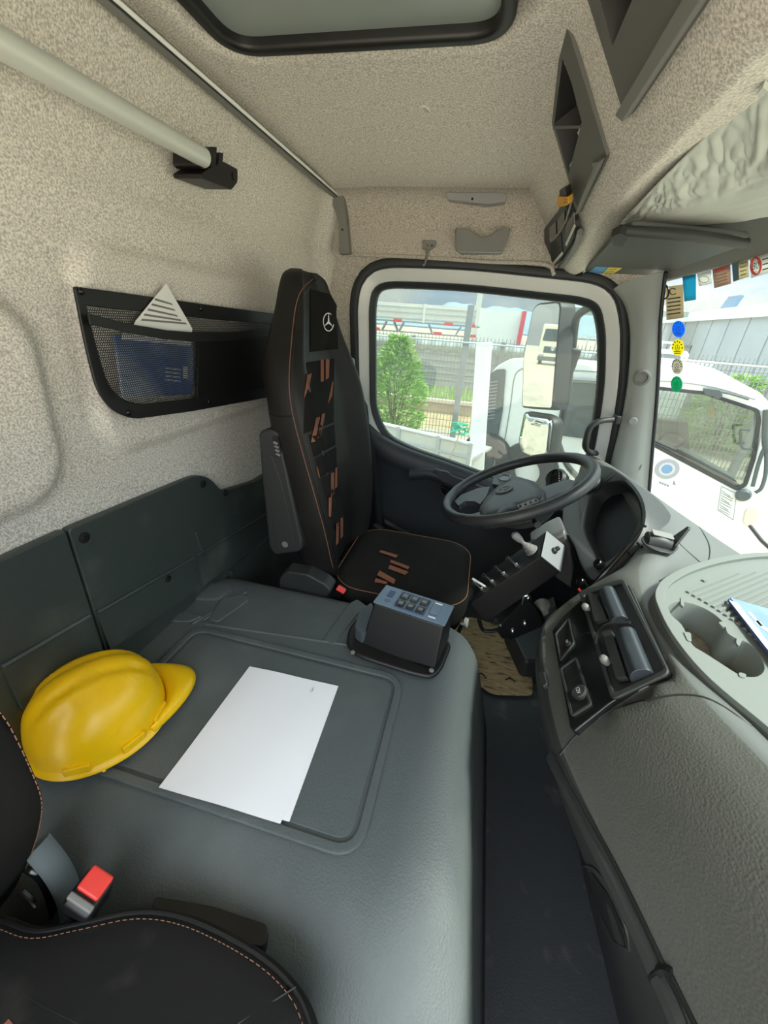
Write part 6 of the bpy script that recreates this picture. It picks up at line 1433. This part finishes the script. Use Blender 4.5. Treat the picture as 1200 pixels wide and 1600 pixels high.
# ---- warehouse on the right
wh = thing('warehouse', (8.2, 20, GZ), 'pale grey flat-roofed warehouse with a white parapet', 'building')
w0, w1 = V((8.6, 26, 0)), V((7.4, 11.5, 0)); wd = (w1-w0).normalized(); wn = V((-wd.y, wd.x, 0)); wn = wn if wn.x < 0 else -wn
def wbox(t0, t1, z0, z1, h0, h1, name, m, par): 
    a, b = w0+(w1-w0)*t0, w0+(w1-w0)*t1
    return MB().hexa([a+wn*h0+V((0, 0, z0)), b+wn*h0+V((0, 0, z0)), b+wn*h1+V((0, 0, z0)), a+wn*h1+V((0, 0, z0)), a+wn*h0+V((0, 0, z1)), b+wn*h0+V((0, 0, z1)), b+wn*h1+V((0, 0, z1)), a+wn*h1+V((0, 0, z1))]).build(name, m, par, smooth=0)
wbox(-.2, 1.03, GZ, 2.0, 0, -6, 'wall', mat('warehouse_grey', (.40, .44, .46), .8, .3, mix=(.44, .48, .49), mscale=.8), wh)
wbox(-.2, 1.03, 2.0, 2.35, .1, -6, 'parapet', M['truck_white'], wh)
for k in range(12): wbox(-.2+.1*k, -.198+.1*k, GZ, 2.0, .03, 0, 'panel_seam', mat('seam_grey', (.39, .43, .45), .8), wh)
wbox(.30, .42, .5, 1.1, .03, 0, 'window', M['truck_glass'], wh)
ph = P(1136, 490, pl=(w0+wn*-.5, wn)); MB().box((ph.x, ph.y, 2.6), (.1, .9, .5), rot=(.0, .3, 0)).build('solar_panel', mat('panel_blue', (.12, .20, .30), .3), wh, smooth=0)
MB().tube(smooth_path([V((8.1, 21.5, 2.35)), V((8.1, 21, 2.75)), V((8.0, 20, 2.8)), V((8.0, 19.2, 2.35))], 4), .04, 6).build('roof_pipe', M['truck_white'], wh)
# ---- parked white van and grid gate behind the fence
vn = thing('parked_van', (4.9, 14.2, GZ), 'white van parked behind the fence beyond the windscreen stickers', 'van')
MB().prism(rpoly([V((4.2, 13.2, GZ+.35)), V((4.2, 15.4, GZ+.35)), V((4.2, 15.4, GZ+2.2)), V((4.2, 14.0, GZ+2.2)), V((4.2, 13.4, GZ+1.4)), V((4.2, 13.2, GZ+1.2))], .15), (1.5, 0, 0)).build('van_body', M['truck_white'], vn, bevel=.06)
MB().prism([V((4.19, 13.55, GZ+1.45)), V((4.19, 15.0, GZ+1.45)), V((4.19, 15.0, GZ+2.0)), V((4.19, 13.95, GZ+2.0))], (-.02, 0, 0)).build('van_window', M['truck_glass'], vn, smooth=0)
MB().prism([V((4.4, 13.42, GZ+1.42)), V((5.5, 13.42, GZ+1.42)), V((5.45, 13.92, GZ+2.1)), V((4.45, 13.92, GZ+2.1))], (0, -.03, 0)).build('van_windscreen', M['truck_glass'], vn, smooth=0)
for y in (13.7, 15.0): MB().lathe([(.25, 0), (.33, .04), (.33, .2), (.25, .24), (.1, .24), (.1, 0)], (4.12, y, GZ+.33), (1, 0, 0), 18).build('wheel', M['rubber'], vn)
# ---- mountains
rm = random.Random(2); rows = []
def ridge(x): return 22+13*math.exp(-((x-95)/60)**2)+9*math.exp(-((x+30)/50)**2)+7*math.exp(-((x-230)/70)**2)+2.5*math.sin(x*.09)+1.5*math.sin(x*.21+1)
for k, (dy, f) in enumerate(((0, 0), (30, .55), (60, .9), (90, 1.0), (200, .0))): rows.append([V((x, 520+dy, GZ+ridge(x)*f)) for x in range(-420, 700, 10)])
MB().grid(rows).build('ground_mountains', mat('hazy_blue_hills', (.20, .27, .31), .95, .1, mix=(.25, .32, .33), mscale=.02), kind='structure', smooth=180, origin=(100, 560, GZ))
